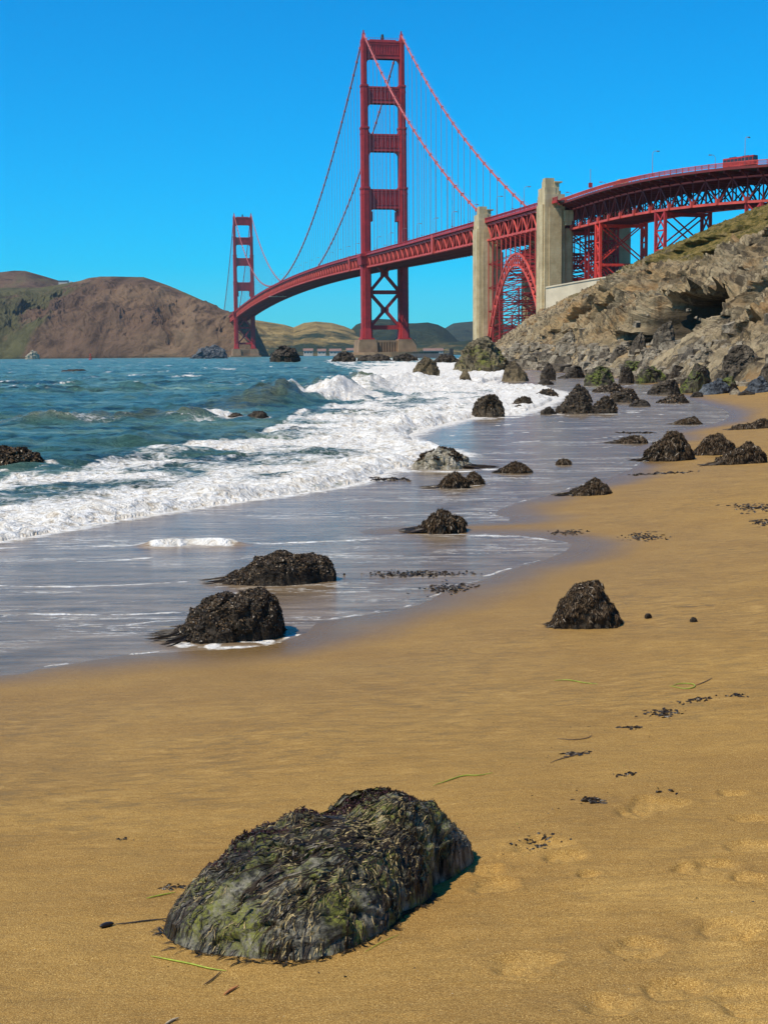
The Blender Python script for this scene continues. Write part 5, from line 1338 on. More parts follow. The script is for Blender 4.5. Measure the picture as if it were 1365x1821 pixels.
for i, (a, b, c_, d, lb, kw) in enumerate([
    (908, 952, 722, 704, 'low dark wedge rock right of the angular brown boulder', dict(prof=[(-1,.3),(0,.8),(.5,1),(1,.6)])),
    (950, 994, 706, 691, 'low dark rock further out behind the wedge rock', {}),
    (911, 934, 728, 719, 'tiny rock in front of the dark wedge rock', {}),
    (960, 990, 737, 722, 'small leftmost rock of the pointed dark cluster', {}),
    (984, 1058, 736, 696, 'broad front rock of the pointed dark cluster', dict(prof=[(-1,.5),(-.3,.75),(.2,1),(.6,.8),(1,.6)], q=.5)),
    (1000, 1048, 722, 682, 'tallest leaning pointed rock of the dark cluster', dict(prof=[(-1,.25),(-.3,.7),(.25,1.1),(.5,.8),(1,.3)], p=2, q=.7, facet=.5)),
    (1022, 1056, 716, 686, 'narrow upright spike rock of the dark cluster', dict(prof=[(-1,.4),(0,1.1),(1,.4)], p=1.7, q=.8, facet=.5)),
    (1046, 1098, 736, 704, 'rightmost front rock of the pointed dark cluster', dict(prof=[(-1,.8),(0,1),(.5,.8),(1,.5)])),
    (1078, 1138, 716, 690, 'long dark rock behind and right of the pointed cluster', dict(prof=[(-1,.5),(0,.75),(.5,1),(1,.7)])),
    (1052, 1112, 698, 681, 'brown rock between the pointed cluster and the mossy boulders', {}),
    (1117, 1157, 723, 710, 'small flat rock in the wash right of the pointed cluster', {}),
    (958, 990, 676, 644, 'dark upright boulder at the cliff foot right of the yellow-brown block', dict(prof=[(-1,.4),(.1,1.1),(1,.4)], p=2, q=.6)),
    (955, 985, 684, 673, 'low rock in front of the dark upright boulder', {}),
    (1165, 1228, 717, 700, 'dark weedy rock on the wash edge below the mossy slabs', dict(prof=[(-1,.25),(0,.6),(.5,1),(1,.8)])),
    (990, 1012, 673, 667, 'tiny rock at the cliff foot left of the mossy boulders', {}),
    ]):
    kw2 = dict(cuts=12, prof=HUMP, seed=20 + i, on='sea', facet=.45); kw2.update(kw)
    make_rock('shore_rock', lb, 'rock', a, b, c_, d, group='dark rocks in the shallow wash', cover=(.06, .35, 'mussels') if b - a > 40 else None, **kw2)
for i, (a, b, c_, d, mt, lb, kw) in enumerate([
    (1036, 1097, 686, 650, 'rock_moss', 'leftmost mossy boulder, square with green top, at the cliff foot', dict(q=.35, p=4)),
    (1098, 1128, 682, 652, 'rock_dark', 'dark boulder right beside the leftmost mossy boulder', {}),
    (1128, 1190, 682, 650, 'rock_moss', 'wide mossy boulder with a dark undercut left of the low dark slab', dict(q=.4, p=4)),
    (1150, 1212, 702, 674, 'rock_dark', 'low dark slab rock in front of the mossy boulders', dict(prof=[(-1,.3),(0,.8),(1,1)])),
    (1202, 1268, 700, 645, 'rock_moss', 'tallest bright green mossy boulder in the middle of the cliff foot', dict(prof=[(-1,.35),(-.2,.8),(.4,1),(1,.8)], q=.4, p=3.5)),
    (1240, 1302, 704, 672, 'rock_blue', 'blue-grey slab leaning beside the bright green boulder', dict(prof=[(-1,.5),(-.2,1),(1,.5)], q=.45)),
    (1262, 1362, 682, 612, 'rock_big', 'big brown boulder with a black shaded side at right', dict(prof=[(-1,.35),(-.3,.75),(.3,1),(.8,.85),(1,.5)], q=.4, p=3.6, depth=.7)),
    (1318, 1372, 706, 668, 'rock_blue', 'grey boulder at the right picture edge below the big brown boulder', {}),
    (1310, 1345, 708, 694, 'rock_dark', 'small dark rock on the sand near the right picture edge', {}),
    (1225, 1250, 707, 696, 'rock_dark', 'small dark rock on the sand below the blue-grey slab', {}),
    (1296, 1322, 706, 690, 'scree', 'small pale rock right of the blue-grey slab', {}),
    (1190, 1216, 660, 640, 'scree', 'pale block of rock above the mossy boulders', {}),
    (1060, 1100, 655, 632, 'scree', 'pale block above the leftmost mossy boulder', {}),
    (1100, 1150, 668, 640, 'rock_moss', 'mossy boulder behind and between the leftmost mossy boulders', {}),
    (1185, 1225, 676, 648, 'rock_dark', 'dark angular boulder left of the bright green boulder', dict(q=.4)),
    (1268, 1320, 700, 668, 'rock_moss', 'mossy green-topped boulder below the big brown boulder', dict(q=.4)),
    (1338, 1390, 690, 640, 'rock_big', 'brown boulder cut off by the right picture edge', dict(q=.4)),
    (1000, 1040, 672, 650, 'rock_dark', 'dark boulder left of the leftmost mossy boulder', {}),
    (1225, 1285, 655, 618, 'scree', 'large pale block behind the bright green boulder', dict(q=.4)),
    (1140, 1182, 648, 622, 'scree', 'pale angular block above the wide mossy boulder', {}),
    (1080, 1120, 640, 612, 'rock_big', 'brown block left of the cliff hollow near its foot', dict(q=.4)),
    (985, 1030, 620, 585, 'scree', 'big pale slab on the slope below the retaining wall', dict(q=.4, p=4, on='cliff')),
    (920, 965, 650, 628, 'scree', 'pale rock at the foot of the slope behind the yellow-brown block', dict(on='cliff')),
    (1118, 1150, 620, 590, 'rock_big', 'brown crag left of the dark cliff hollow', dict(on='cliff', q=.4)),
    (1236, 1290, 488, 452, 'rock_big', 'dark overhanging crag near the top of the cliff', dict(on='cliff', q=.35, p=5)),
    (1160, 1200, 610, 570, 'rock_big', 'brown crag right of the dark cliff hollow', dict(on='cliff', q=.4)),
    ]):
    kw2 = dict(cuts=16, prof=HUMP, seed=50 + i, on='sea' if c_ > 640 else 'cliff', facet=.5, fs=2.4); kw2.update(kw)
    make_rock('boulder', lb, 'boulder', a, b, c_, d, mat=mt, group='boulders along the cliff foot' if c_ > 640 else 'crags on the cliff face', **kw2)
# rocks on the sand at mid distance
for i, (a, b, c_, d, lb, kw) in enumerate([
    (1196, 1248, 755, 741, 'flat weedy rock on the far sand below the small dark rocks', dict(prof=[(-1,.25),(0,.7),(.5,1),(1,.7)])),
    (1300, 1372, 763, 745, 'weedy rock with pale tail at the right picture edge, behind the three mounds', dict(prof=[(-1,.2),(0,.5),(.5,1),(1,1)])),
    (1088, 1152, 789, 775, 'flat weedy rock at the water edge left of the three mounds', dict(prof=[(-1,.3),(0,.7),(.5,1),(1,.7)])),
    (1140, 1236, 820, 767, 'tallest left mound of the three weed-covered rocks on the sand', dict(prof=[(-1,.3),(-.4,.65),(0,.98),(.25,1.02),(.6,.75),(1,.4)])),
    (1232, 1308, 809, 771, 'middle mound of the three weed-covered rocks on the sand', dict(prof=[(-1,.5),(-.3,.95),(.3,1),(1,.7)])),
    (1268, 1366, 826, 787, 'right mound of the three weed-covered rocks, with a yellow-green patch', dict(prof=[(-1,.2),(-.3,.5),(.3,1),(.8,.9),(1,.6)])),
    ]):
    kw2 = dict(seed=80 + i, facet=.25); kw2.update(kw)
    o, I, V, Fq = make_rock('weed_covered_rock', lb, 'rock', a, b, c_, d, mat='rock_near', cover=(.030, 1.3, 'seaweed'), group='weed-covered rocks on the sand', **kw2)
    tail(o, I, .1, I['W'] * .45, 26, w_=.02, seed=i)
o, I, V, Fq = make_rock('barnacled_rock', 'pale barnacled rock with black weed on top at the edge of the white foam', 'rock', 727, 840, 835, 794, mat='rock_pale', seed=91, on='sea', prof=[(-1,.3),(-.5,.8),(0,1),(.4,1),(.8,.7),(1,.4)], facet=.3)
r_ = scales(V, Fq, .035, 900, 5, zmin=I['G'][2] + I['Ht'] * .35, thr=(2.2, .05)); c = mesh_np('seaweed', r_[0], r_[1], M['mussel'], attrs={'rnd': r_[2] * .8}, loc=tuple(o.location)); c.parent = o; c.location = (0, 0, 0)
tail(o, I, .12, .9, 50, w_=.022, side=1, seed=2)
for i, (a, b, c_, d, lb, kw, tl) in enumerate([
    (776, 836, 869, 841, 'twin-humped weedy rock in the wash below the pale barnacled rock', dict(prof=[(-1,.3),(-.4,.8),(.2,1),(1,.6)], facet=.3), (0, .5, 20, -1)),
    (822, 862, 862, 840, 'right hump beside the twin-humped weedy rock', dict(prof=[(-1,.6),(0,1),(1,.4)]), None),
    (884, 948, 842, 821, 'low weedy rock in the wash right of the pale barnacled rock', dict(prof=[(-1,.4),(0,1),(1,.6)]), (0, .3, 16, -1)),
    (988, 1016, 827, 817, 'tiny weedy rock near the wash edge', {}, None),
    (1010, 1090, 881, 851, 'weed-covered rock with a peak, on the tip of the sand by the water', dict(prof=[(-1,.3),(-.3,.55),(.2,1.05),(.6,.8),(1,.35)]), (0, .5, 24, -1)),
    (735, 830, 949, 908, 'lumpy weedy rock on the narrow sand tongue', dict(prof=[(-1,.25),(-.5,.6),(0,1),(.35,.85),(.6,.7),(.8,.85),(1,.5)], facet=.4), (0.05, .35, 50, -1)),
    (385, 600, 1040, 983, 'long mussel-covered rock in shallow water, the farther of the near pair', dict(prof=[(-1,.12),(-.75,.3),(-.5,.5),(-.28,.82),(0,1),(.3,.9),(.8,.95),(.92,.85),(1,.7)], q=.3, p=9, depth=.5), (.12, .42, 60, -1)),
    (298, 514, 1142, 1046, 'big mussel-covered rock in shallow water, the nearer of the near pair', dict(prof=[(-1,.1),(-.8,.25),(-.45,.58),(-.1,.85),(.2,.92),(.65,1.05),(.82,.98),(.93,.6),(1,.35)], q=.36, p=7, depth=.7), (.02, .42, 110, -1)),
    (972, 1110, 1118, 1035, 'weed-draped dark rock alone on the dry sand', dict(prof=[(-1,.3),(-.65,.6),(-.35,.88),(-.05,1.0),(.3,1.02),(.5,.75),(.75,.4),(1,.12)], q=.42, p=5, facet=.16), (.35, .16, 90, -1)),
    ]):
    kw2 = dict(seed=100 + i, facet=.22); kw2.update(kw)
    small = c_ < 960
    o, I, V, Fq = make_rock('mussel_rock' if i in (6, 7) else 'weedy_rock', lb, 'rock', a, b, c_, d, mat='rock_near', cover=((.026 if small else .0125), 1.5, 'mussels' if i in (6, 7) else 'seaweed'), **kw2)
    if tl: tail(o, I, tl[0], tl[1], tl[2], side=tl[3], w_=.018 if small else .007, seed=i)
    if i == 8:
        tail(o, I, -1.0, .2, 60, side=-1, w_=.005, spread=.5, seed=44, start=.55); tail(o, I, -1.2, .12, 40, side=1, w_=.005, spread=.5, seed=45, start=.5)

# scree and rubble at the foot of the cliff (uncountable)
r = np.random.default_rng(21)
def rubble(n, yr, inr, size, name, label, mat):
    V = []; Fs = []; b = 0
    for i in range(n):
        Y = yr[0] * (yr[1] / yr[0]) ** r.random(); il = inr[0] + (inr[1] - inr[0]) * r.random() ** 1.6
        X = footc(Y) + il + 2.0 * float(fbm(np.float64(Y) * .05, np.float64(0.), 0., 3)); z = float(cliff_h(np.array([max(il, 0)]), np.array([Y]))[0]) if il > 0 else max(float(sdz(X, Y)), 0)
        s_ = size * (.25 + 1.3 * r.random() ** 3.5) * min(1.35, max(.55, Y / 180)); q = r.normal(size=(14, 3)); q /= np.linalg.norm(q, axis=1)[:, None]
        # box-ish stone with jittered corners
        c8 = np.array([[x, y, zz_] for zz_ in (-1, 1) for y in (-1, 1) for x in (-1, 1)], float) * (1 + .5 * (r.random((8, 3)) - .5)) * [1, .5 + .6 * r.random(), .35 + .5 * r.random()]
        c8[4:, :2] *= .55 + .4 * r.random()
        A = r.random() * 6.28; tl = (r.random() - .5) * 1.0; Rz = np.array([[math.cos(A), -math.sin(A), 0], [math.sin(A), math.cos(A), 0], [0, 0, 1]]); Rx = np.array([[1, 0, 0], [0, math.cos(tl), -math.sin(tl)], [0, math.sin(tl), math.cos(tl)]])
        V.append((c8 * s_) @ (Rz @ Rx).T + [X, Y, z + .15 * s_])
        Fs.append(np.array([(0, 2, 3, 1), (4, 5, 7, 6), (0, 1, 5, 4), (1, 3, 7, 5), (3, 2, 6, 7), (2, 0, 4, 6)]) + b); b += 8
    o = mesh_np(name, np.vstack(V), np.vstack(Fs), M[mat]); tag(o, label, None, None, 'stuff')
def sdz(X, Y): return sand_base(np.array([X]), np.array([Y]))[0][0]
rubble(2300, (80, 330), (-.5, 4.5), .5, 'scree', 'pale broken rocks strewn along the foot of the cliff', 'scree')
rubble(220, (82, 300), (-1.0, 3), .95, 'rubble', 'darker boulders and rubble piled along the foot of the cliff', 'rock_big')
rubble(110, (100, 400), (3, 20), .8, 'loose_rocks', 'loose blocks on the cliff face', 'scree')

# ------------------------------------------------------------------ the big weedy rock in front
GZP = lambda c: float(sand_z(np.array([c[0]]), np.array([c[1]]))[0])
front_ = [ground(*p)[:2] for p in [(300,1668),(335,1690),(420,1702),(560,1710),(640,1684),(715,1628),(765,1575),(848,1524)]]
fl, frr = front_[0], front_[-1]; mid = (fl + frr) / 2; axv = (frr - fl) / np.linalg.norm(frr - fl); nrv = np.array([-axv[1], axv[0]]); Lr = np.linalg.norm(frr - fl) / 2
base_poly = np.array(front_ + [mid + axv * Lr * a + nrv * b for a, b in ((.98,.09),(.70,.24),(.2,.30),(-.3,.28),(-.72,.20),(-1.0,.08))])
cen = mid - nrv * .02
bang = np.arctan2(base_poly[:, 1] - cen[1], base_poly[:, 0] - cen[0]); brad = np.linalg.norm(base_poly - cen, axis=1)
o_ = np.argsort(bang); bang, brad = bang[o_], brad[o_]
bang = np.concatenate([[bang[-1] - 2 * math.pi], bang, [bang[0] + 2 * math.pi]]); brad = np.concatenate([[brad[-1]], brad, [brad[0]]])
_ta = np.linspace(-math.pi, math.pi, 721); _tr = np.interp(_ta, bang, brad); kk = np.hanning(41); kk /= kk.sum(); _tr = np.convolve(np.concatenate([_tr[-41:-1], _tr, _tr[1:41]]), kk, 'same')[40:-40]
GZ = GZP(cen - nrv * .15)
def rockh(x, y):
    dx, dy = x - cen[0], y - cen[1]; a = np.arctan2(dy, dx); rr = np.hypot(dx, dy) / np.interp(a, _ta, _tr)
    al = (dx * axv[0] + dy * axv[1]) * (.49 / Lr)                       # along the ridge, left-front to right-back
    top = np.interp(al, [-.55, -.40, -.22, -.05, .06, .15, .24, .33, .42, .5], [.16, .23, .285, .298, .290, .328, .335, .295, .215, .11])
    h = top * np.clip(1 - rr ** 2.9, 0, 1) ** .62
    h = h + .022 * fbm(x * 6, y * 6, 3., 3) * sst(0, .3, 1 - rr)
    crease = np.exp(-(((al - .05 - (cen[1] - y) * .35) / .035) ** 2)) * sst(.0, .4, 1 - rr); h = h - .010 * crease
    return h - .03 * sst(.93, 1.02, rr), rr
nth, nr = 420, 210
TH_, RH = np.meshgrid(np.linspace(-math.pi, math.pi, nth, endpoint=False), np.linspace(0, 1, nr) ** .6)
Rr = np.interp(TH_, _ta, _tr); X = cen[0] + RH * Rr * np.cos(TH_); Y = cen[1] + RH * Rr * np.sin(TH_)
h, rr = rockh(X, Y)
def rdet(X, Y, h, rr, lo=False):
    b1, e1 = blocks(X * 7, Y * 7 + h * 4, 31, 1.2)
    det = .006 * fbm(X * 22, Y * 22, h * 22, 2 if lo else 4) + .008 * ridged(X * 9 + h * 6, Y * 9, h * 12, 2 if lo else 5) + .012 * b1 - .005 * np.exp(-(e1 / .06) ** 2)
    return det * (sst(0, .1, 1 - rr) + .25)
det = rdet(X, Y, h, rr); k_ = 1.
# push outward along the slope so steep sides get relief as well
Xo = X + np.cos(TH_) * det * k_; Yo = Y + np.sin(TH_) * det * k_
V = np.stack([Xo, Yo, GZ + h + det * k_], -1).reshape(-1, 3)
loc = (cen[0], cen[1], GZ)
big = mesh_np('weedy_boulder', V, grid_faces(nr, nth, True), M['bigrock'], smooth=True, loc=loc)
tag(big, 'large dark boulder draped in black seaweed with green algae, nearest thing on the sand', 'boulder')
r = np.random.default_rng(5)
def drape(n, L, wd, seed, region=None, sweep=(-1.05, -.45), lift=.003, jit=.3):
    r = np.random.default_rng(seed); paths = []; ws = []; nrm = []
    P0 = []
    while len(P0) < n:
        a = r.random() * 2 * math.pi - math.pi; q = r.random() ** .5 * .97; R_ = np.interp(a, _ta, _tr)
        x, y = cen[0] + q * R_ * math.cos(a), cen[1] + q * R_ * math.sin(a)
        if region is None or region(x, y, r): P0.append((x, y))
    P = np.array(P0); m = 9; stp_ = L / m * (.4 + .9 * r.random(n)); H_ = np.full((n, 2), 0.); e = .004
    acc = [np.concatenate([P, rockh(P[:, 0], P[:, 1])[0][:, None]], 1)]
    wob = r.normal(size=n) * jit
    for j in range(m):
        h0 = rockh(P[:, 0], P[:, 1])[0]; gx = (rockh(P[:, 0] + e, P[:, 1])[0] - h0) / e; gy = (rockh(P[:, 0], P[:, 1] + e)[0] - h0) / e
        g = np.stack([-gx, -gy], 1); gl = np.linalg.norm(g, axis=1)[:, None] + 1e-6; sl = gl
        d = g / gl * np.clip(gl, .3, 1.2) + np.array(sweep) ; d /= np.linalg.norm(d, axis=1)[:, None]
        a = wob + .25 * np.sin(j * 1.3 + np.arange(n)); d = np.stack([d[:, 0] * np.cos(a) - d[:, 1] * np.sin(a), d[:, 0] * np.sin(a) + d[:, 1] * np.cos(a)], 1)
        # shorten plan step on steep ground so 3-D length stays even
        P = P + d * (stp_[:, None] / np.sqrt(1 + np.clip(sl, 0, 4) ** 2)) * (1 - .93 * sst(.94, 1.0, rockh(P[:, 0], P[:, 1])[1])[:, None])
        hh_, rr_ = rockh(P[:, 0], P[:, 1]); hh_ = np.where(rr_ > 1, sand_z(P[:, 0], P[:, 1]) - GZ, np.maximum(hh_, sand_z(P[:, 0], P[:, 1]) - GZ))
        acc.append(np.concatenate([P, hh_[:, None]], 1))
    A = np.stack(acc, 1); rrA = rockh(A[:, :, 0], A[:, :, 1])[1]
    dA_ = rdet(A[:, :, 0], A[:, :, 1], A[:, :, 2], rrA) * (rrA < 1.02) + lift * (.4 + 1.2 * r.random((n, 1)))
    aa = np.arctan2(A[:, :, 1] - cen[1], A[:, :, 0] - cen[0]); A[:, :, 0] += np.cos(aa) * dA_; A[:, :, 1] += np.sin(aa) * dA_; A[:, :, 2] += GZ + dA_
    # surface normals roughly
    for i in range(n):
        c_ = A[i, 4]; dn = np.array([c_[0] - cen[0], c_[1] - cen[1], .25]); nrm.append(dn / np.linalg.norm(dn) * .8 + r.normal(size=3) * .25); ws.append(wd * (.4 + r.random()))
    return ribbons(list(A), ws, nrm)
def add_w(name, res, mat):
    c = mesh_np(name, res[0], res[1], M[mat], attrs={'rnd': res[2]}, loc=loc); c.parent = big; c.location = (0, 0, 0); return c
dens_n = lambda x, y, r: fbm(np.float64(x * 7.5), np.float64(y * 7.5), 1., 3) > .0 + .25 * r.random()
add_w('seaweed_strands', drape(3000, .13, .0019, 1, dens_n, jit=.18, lift=.002), 'weed')
add_w('seaweed_strands', drape(620, .28, .0030, 2, lambda x, y, r: fbm(np.float64(x * 5), np.float64(y * 5), 7., 3) > .05), 'weed')
add_w('tan_strands', drape(2800, .040, .0017, 3, lambda x, y, r: fbm(np.float64(x * 5), np.float64(y * 5), 3., 3) > .02 or (x - cen[0] > 0 and r.random() < .35), jit=.6), 'tanweed')
# fronds along the crest and over the right lobe
def fronds(n, region, size, seed):
    r = np.random.default_rng(seed); Q = []; 
    P = []
    while len(P) < n:
        a = r.random() * 2 * math.pi - math.pi; q = r.random() ** .5 * .96; R_ = np.interp(a, _ta, _tr); x, y = cen[0] + q * R_ * math.cos(a), cen[1] + q * R_ * math.sin(a)
        if region(x, y, r): P.append((x, y))
    P = np.array(P); hh_ = rockh(P[:, 0], P[:, 1])[0]; rr_ = rockh(P[:, 0], P[:, 1])[1]; dd_ = rdet(P[:, 0], P[:, 1], hh_, rr_); aa = np.arctan2(P[:, 1] - cen[1], P[:, 0] - cen[0])
    P3 = np.stack([P[:, 0] + np.cos(aa) * dd_, P[:, 1] + np.sin(aa) * dd_, GZ + hh_ + dd_ + .002 + r.random(n) * size * .9], 1)
    N = r.normal(size=(n, 3)); N[:, 2] += .5; N /= np.linalg.norm(N, axis=1)[:, None]; T = np.cross(N, r.normal(size=(n, 3))); T /= np.linalg.norm(T, axis=1)[:, None]; B_ = np.cross(N, T)
    s_ = size * (.4 + r.random(n))[:, None]
    Q = np.stack([P3 - T * s_, P3 - B_ * s_ * .35 + N * s_ * .2, P3 + T * s_, P3 + B_ * s_ * .35 + N * s_ * .1], 1).reshape(-1, 3)
    return Q, np.arange(4 * n).reshape(-1, 4), np.repeat(r.random(n), 4)
def crest(x, y, r):
    dx, dy = x - cen[0], y - cen[1]; al = (dx * axv[0] + dy * axv[1]) * .49 / Lr; ac = dx * nrv[0] + dy * nrv[1]
    return (abs(ac - .10 + .05 * al) < .05 + .07 * r.random() and al > -.34 and al < .34 and fbm(np.float64(x * 7), np.float64(y * 7), 2., 2) > -.25)
add_w('seaweed_fronds', fronds(2600, crest, .0085, 4), 'weedred')
def rlobe(x, y, r):
    dx, dy = x - cen[0], y - cen[1]; al = (dx * axv[0] + dy * axv[1]) * .49 / Lr
    return al > .08 and fbm(np.float64(x * 8), np.float64(y * 8), 5., 3) > -.1
add_w('seaweed_fronds', fronds(2600, rlobe, .006, 6), 'weed')
add_w('algae_specks', fronds(3200, lambda x, y, r: fbm(np.float64(x * 6), np.float64(y * 6), 11., 3) > .14, .0032, 8), 'algae')
# fringe lying on the sand round the foot of the rock
r = np.random.default_rng(12); paths = []; ws = []
for i in range(260):
    a = -2.85 + 2.75 * r.random() ** .9; R_ = np.interp(a, _ta, _tr) * (.97 + .06 * r.random()); x, y = cen[0] + R_ * math.cos(a), cen[1] + R_ * math.sin(a)
    ang = a - 1.2 + r.normal() * .5; L = .02 + .05 * r.random() ** 2; pts = []
    for j in range(6):
        f_ = j / 5; px_, py_ = x + math.cos(ang + f_ * .8 * math.sin(i)) * L * f_, y + math.sin(ang + f_ * .8 * math.sin(i)) * L * f_
        pts.append([px_, py_, .003 + .006 * r.random() * (1 - f_)])
    paths.append(pts); ws.append(.0016 + .003 * r.random())
add_w('seaweed_fringe', ribbons(settle(paths), ws), 'weed')

# ------------------------------------------------------------------ weed, eelgrass and driftwood on the sand
def clump(px, py, wpx, hpx, n, label, name='seaweed_clump', cat='seaweed', mat='weed', seed=0, size=None, curl=1., wd=None, group=None, ang=0.):
    r = np.random.default_rng(1000 + seed); G = ground(px, py); dd = G[1]; W_ = wpx / F * dd; Dp = hpx / F * dd / max(.12, (H - G[2]) / dd) * .8
    size = size or W_ * .3; wd = wd or size * .1; paths = []; ws = []
    for i in range(n):
        u_, v_ = r.normal() * .28, r.normal() * .28; x = G[0] + u_ * W_ + v_ * Dp * math.sin(ang); y = G[1] + v_ * Dp * math.cos(ang) + u_ * W_ * math.tan(ang) * .8; a = r.random() * 6.28; L = size * (.4 + .8 * r.random()); pts = []
        if r.random() < .6: a = r.normal() * .5 + (math.pi if r.random() < .5 else 0)
        for j in range(6):
            f_ = j / 5; a2 = a + curl * math.sin(f_ * 3 + i) * .7; x += math.cos(a2) * L / 5; y += math.sin(a2) * L / 5
            pts.append([x, y, .003 + .5 * size * .12 * r.random()])
        paths.append(pts); ws.append(wd * (.5 + r.random()))
    paths = settle(paths)
    V, Fs, A = ribbons(paths, ws, [np.array([0, -.8, .7]) + r.normal(size=3) * .4 for _ in paths])
    o = mesh_np(name, V, Fs, M[mat], attrs={'rnd': A}, loc=tuple(G)); tag(o, label, cat, group); return o
CL = [(738,1022,150,12,220,'long flat bed of black seaweed lying in the shallow wash',.05,0),
      (795,1048,75,22,120,'black seaweed patch on the waterline edge of the dry sand',.05,.2),
      (1146,955,60,14,120,'small mound of dark seaweed on the middle sand',.05,0),
      (1010,947,56,8,70,'thin strip of seaweed by the tip of the wash',.05,0),
      (1340,904,58,16,120,'dark seaweed clump at the right picture edge, the farther of two',.06,0),
      (1356,929,34,12,70,'dark seaweed clump at the right picture edge, the nearer of two',.05,0),
      (1180,842,100,6,90,'long thin line of seaweed on sand below the three mounds',.09,0),
      (690,853,56,8,80,'dark seaweed streak in the foamy wash left of the barnacled rock',.1,.0),
      (1130,770,44,6,50,'thin seaweed streak on far sand left of the edge rock',.14,0),
      (1180,1268,54,24,80,'tangled black seaweed heap in the drift line',.03,0),
      (1125,1292,38,6,24,'flat black seaweed piece left of the tangled heap',.03,.1),
      (1240,1246,56,9,40,'dark seaweed strip above the tangled heap',.03,.15),
      (1308,1240,36,9,20,'dark seaweed and bark piece at the right end of the drift line',.03,.1),
      (1020,1340,56,12,26,'thin brown twiggy seaweed left of the drift line',.035,.25),
      (1052,1427,50,22,34,'dark leafy seaweed sprig on smooth sand',.03,.2),
      (955,1502,96,26,46,'ring of seaweed bits around a shallow footprint',.02,.1),
      (1118,1378,40,10,22,'olive seaweed wisp below the drift line',.025,.2),
      (1180,1412,46,14,10,'curved dark stem beside a footprint',.03,0),
      (222,1493,18,8,12,'tiny dark seaweed scrap alone on left sand',.012,0),
      (300,1581,44,14,26,'seaweed scraps touching the left side of the big boulder',.02,.1),
      (988,1215,40,6,0,'',0,0)]
for i, (x, y, w__, h_, n, lb, sz, an) in enumerate(CL):
    if n: clump(x, y, w__, h_, n, lb, seed=i, size=sz * 1.25, ang=an, wd=max(.003, sz * .19), mat='weed')
def strand(pts, wd, mat, name, label, cat, lift=.003, n=3):
    P = [ground(x, y) for x, y in pts]; P = chaikin(P, 2); m = MB(); Q = [(q[0], q[1], max(float(sand_z(q[0], q[1])), .004) + lift + wd * .6) for q in P]
    tp = [max(.35, math.sin(.25 + 2.7 * i / (len(Q) - 1))) for i in range(len(Q))]
    m.tube(Q, wd, 6, tp)
    o = m.build(name, M[mat], None, loc=Q[0], smooth=True); tag(o, label, cat); return o
strand([(770,1398),(800,1388),(825,1380),(850,1381),(876,1376)], .0035, 'greenplain', 'eelgrass', 'yellow-green eelgrass blade behind the big boulder', 'seagrass')
strand([(268,1700),(310,1708),(350,1715),(402,1722)], .0032, 'greenplain', 'eelgrass', 'straight green eelgrass blade below the big boulder', 'seagrass')
strand([(648,1696),(676,1682),(710,1668)], .0014, 'greenplain', 'eelgrass', 'faint thin olive blade on sand right of the boulder foot', 'seagrass')
strand([(362,1746),(378,1735),(393,1722)], .0026, 'drift_p', 'twig', 'short brown twig touching the straight green blade', 'twig')
strand([(398,1764),(410,1756),(424,1748)], .0045, 'orange_p', 'leaf_scrap', 'small orange-tan leaf scrap below the brown twig', 'leaf')
strand([(292,1818),(304,1810),(318,1805)], .0040, 'pale_p', 'shell_scrap', 'pale stick end at the bottom edge of the picture', 'stick')
strand([(985,1211),(1010,1210),(1034,1214),(1062,1216)], .0040, 'greenplain', 'eelgrass', 'flat yellow-green eelgrass blade left of the looped one', 'seagrass')
strand([(1190,1222),(1215,1228),(1238,1224),(1230,1218),(1205,1218),(1195,1222)], .0040, 'greenplain', 'looped_eelgrass', 'looped bright green eelgrass on the drift line', 'seagrass')
strand([(1236,1222),(1252,1216),(1266,1208)], .0030, 'drift_p', 'kelp_stalk', 'dark stem poking out of the looped eelgrass', 'seaweed')
strand([(260,1602),(285,1596),(312,1590)], .0030, 'greenplain', 'eelgrass', 'green blade sticking out left of the big boulder', 'seagrass')
strand([(202,1648),(240,1644),(270,1640),(300,1636)], .0030, 'black_p', 'kelp_stalk', 'thin black kelp stalk running left from the big boulder', 'kelp')
strand([(178,1655),(190,1651),(202,1648)], .0105, 'black_p', 'kelp_bulb', 'thick black end piece lying at the tip of the kelp stalk', 'kelp')
strand([(990,1314),(1020,1315),(1046,1312),(1052,1306)], .0026, 'drift_p', 'twig', 'long thin twig left of the flat black seaweed', 'twig')
strand([(978,1358),(1000,1348),(1024,1342),(1044,1332)], .0028, 'drift_p', 'twig', 'brown twig slanting below the long thin twig', 'twig')
strand([(1198,1081),(1218,1080),(1240,1081)], .003, 'drift_p', 'twig', 'thin dark twig on sand right of the weed-draped rock', 'twig')
strand([(1254,1080),(1270,1080)], .003, 'drift_p', 'twig', 'short dark twig right of the thin twig, further right on sand', 'twig')
for i, (x, y, s_, lb) in enumerate([(1152,1096,.030,'left one of two black pebbles right of the weed-draped rock'), (1233,1103,.032,'right one of two black pebbles on the sand'), (927,1492,.012,'small black pebble above the ring of seaweed'), (1014,1486,.010,'tiny black pebble right of the ring of seaweed')]):
    V, Fq, I = dome_rock(x - s_ * 220, x + s_ * 220, y + 3, y - s_ * 180, None, seed=200 + i, q=.45, p=3, facet=.3)
    o = mesh_np('pebble', V, Fq, M['rock_near'], loc=(I['C'][0], I['C'][1], I['G'][2])); tag(o, lb, 'pebble')
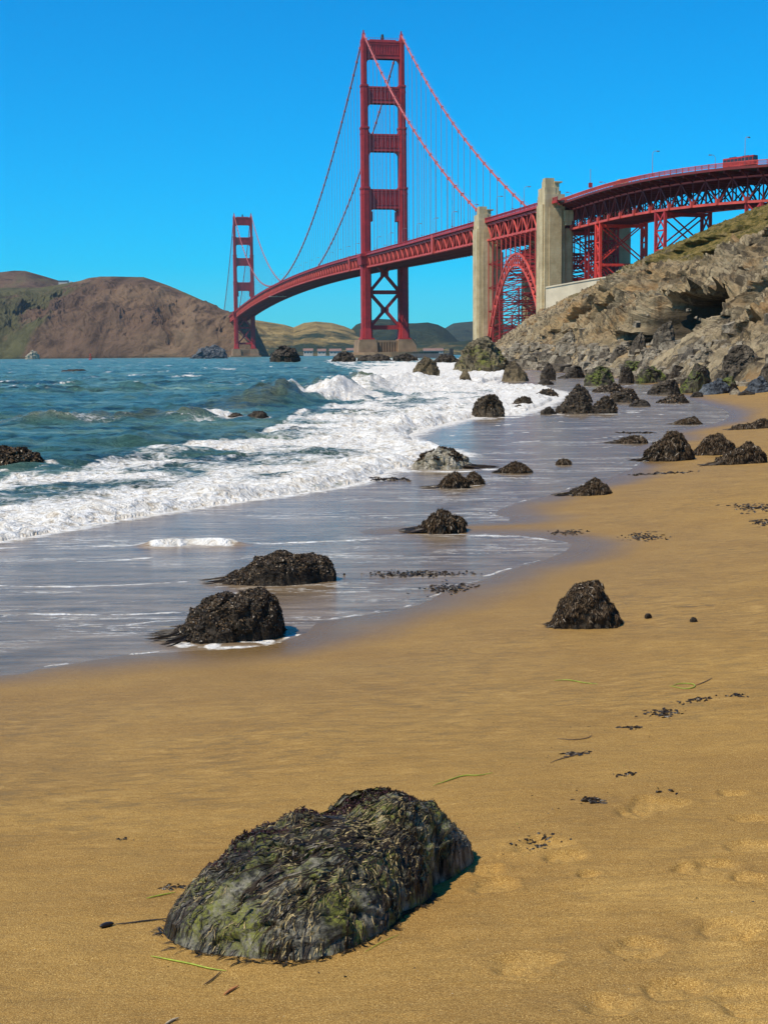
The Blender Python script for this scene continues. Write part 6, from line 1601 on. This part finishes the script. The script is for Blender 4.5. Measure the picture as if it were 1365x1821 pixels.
# scattered tiny scraps (uncountable): weed crumbs, shell grit
def crumbs(n, name, label, mat, seed, smin, smax, zone=None):
    r = np.random.default_rng(seed); V = []; b = 0; Q = []
    P = []
    while len(P) < n:
        py = 1215 + 600 * r.random() ** 1.1; px = 1365 * r.random()
        if zone and r.random() < .75:
            t = r.random(); px = 920 + 400 * t + r.normal() * 26; py = 1500 - 300 * t ** 1.1 + r.normal() * 22 if r.random() < .5 else 1340 - 110 * t + r.normal() * 18
        if px < 0 or px > 1364 or py < 1100: continue
        P.append(ground(px, py))
    P = np.array(P); P[:, 2] = sand_z(P[:, 0], P[:, 1]) + .0015
    s_ = (smin + (smax - smin) * r.random(n) ** 3)[:, None]; a = r.random(n) * 6.28; T = np.stack([np.cos(a), np.sin(a), 0 * a], 1); B_ = np.stack([-np.sin(a), np.cos(a), 0 * a], 1) * (.25 + .4 * r.random((n, 1)))
    up_ = np.array([0, 0, 1.]) * s_ * .5
    V = np.stack([P - T * s_, P - B_ * s_ + up_, P + T * s_, P + B_ * s_ + up_ * .6], 1).reshape(-1, 3)
    o = mesh_np(name, V, np.arange(4 * n).reshape(-1, 4), M[mat], attrs={'rnd': np.repeat(r.random(n), 4)}); tag(o, label, None, None, 'stuff')
crumbs(330, 'seaweed_crumbs', 'tiny dark seaweed crumbs scattered along the drift line', 'weed', 3, .0012, .008, True)
crumbs(260, 'shell_grit', 'tiny pale shell specks on the sand', 'shellgrit', 4, .0008, .0026)
crumbs(120, 'grass_crumbs', 'tiny olive scraps scattered on the sand', 'weedgreen', 5, .0012, .006, True)

# ------------------------------------------------------------------ air
if 1:
    t = NT('air'); v = t.n('ShaderNodeVolumePrincipled'); v.inputs['Color'].default_value = (.72, .84, 1, 1); v.inputs['Density'].default_value = 2.8e-5; v.inputs['Anisotropy'].default_value = .2
    t.l(v.outputs[0], t.out.inputs['Volume'])
    m = MB(); m.box((-21000, -3500, -9.5), (21000, 10200, 420)); hz_ = m.build('haze', t.m); hz_['kind'] = 'stuff'; hz_['label'] = 'thin blue sea air'
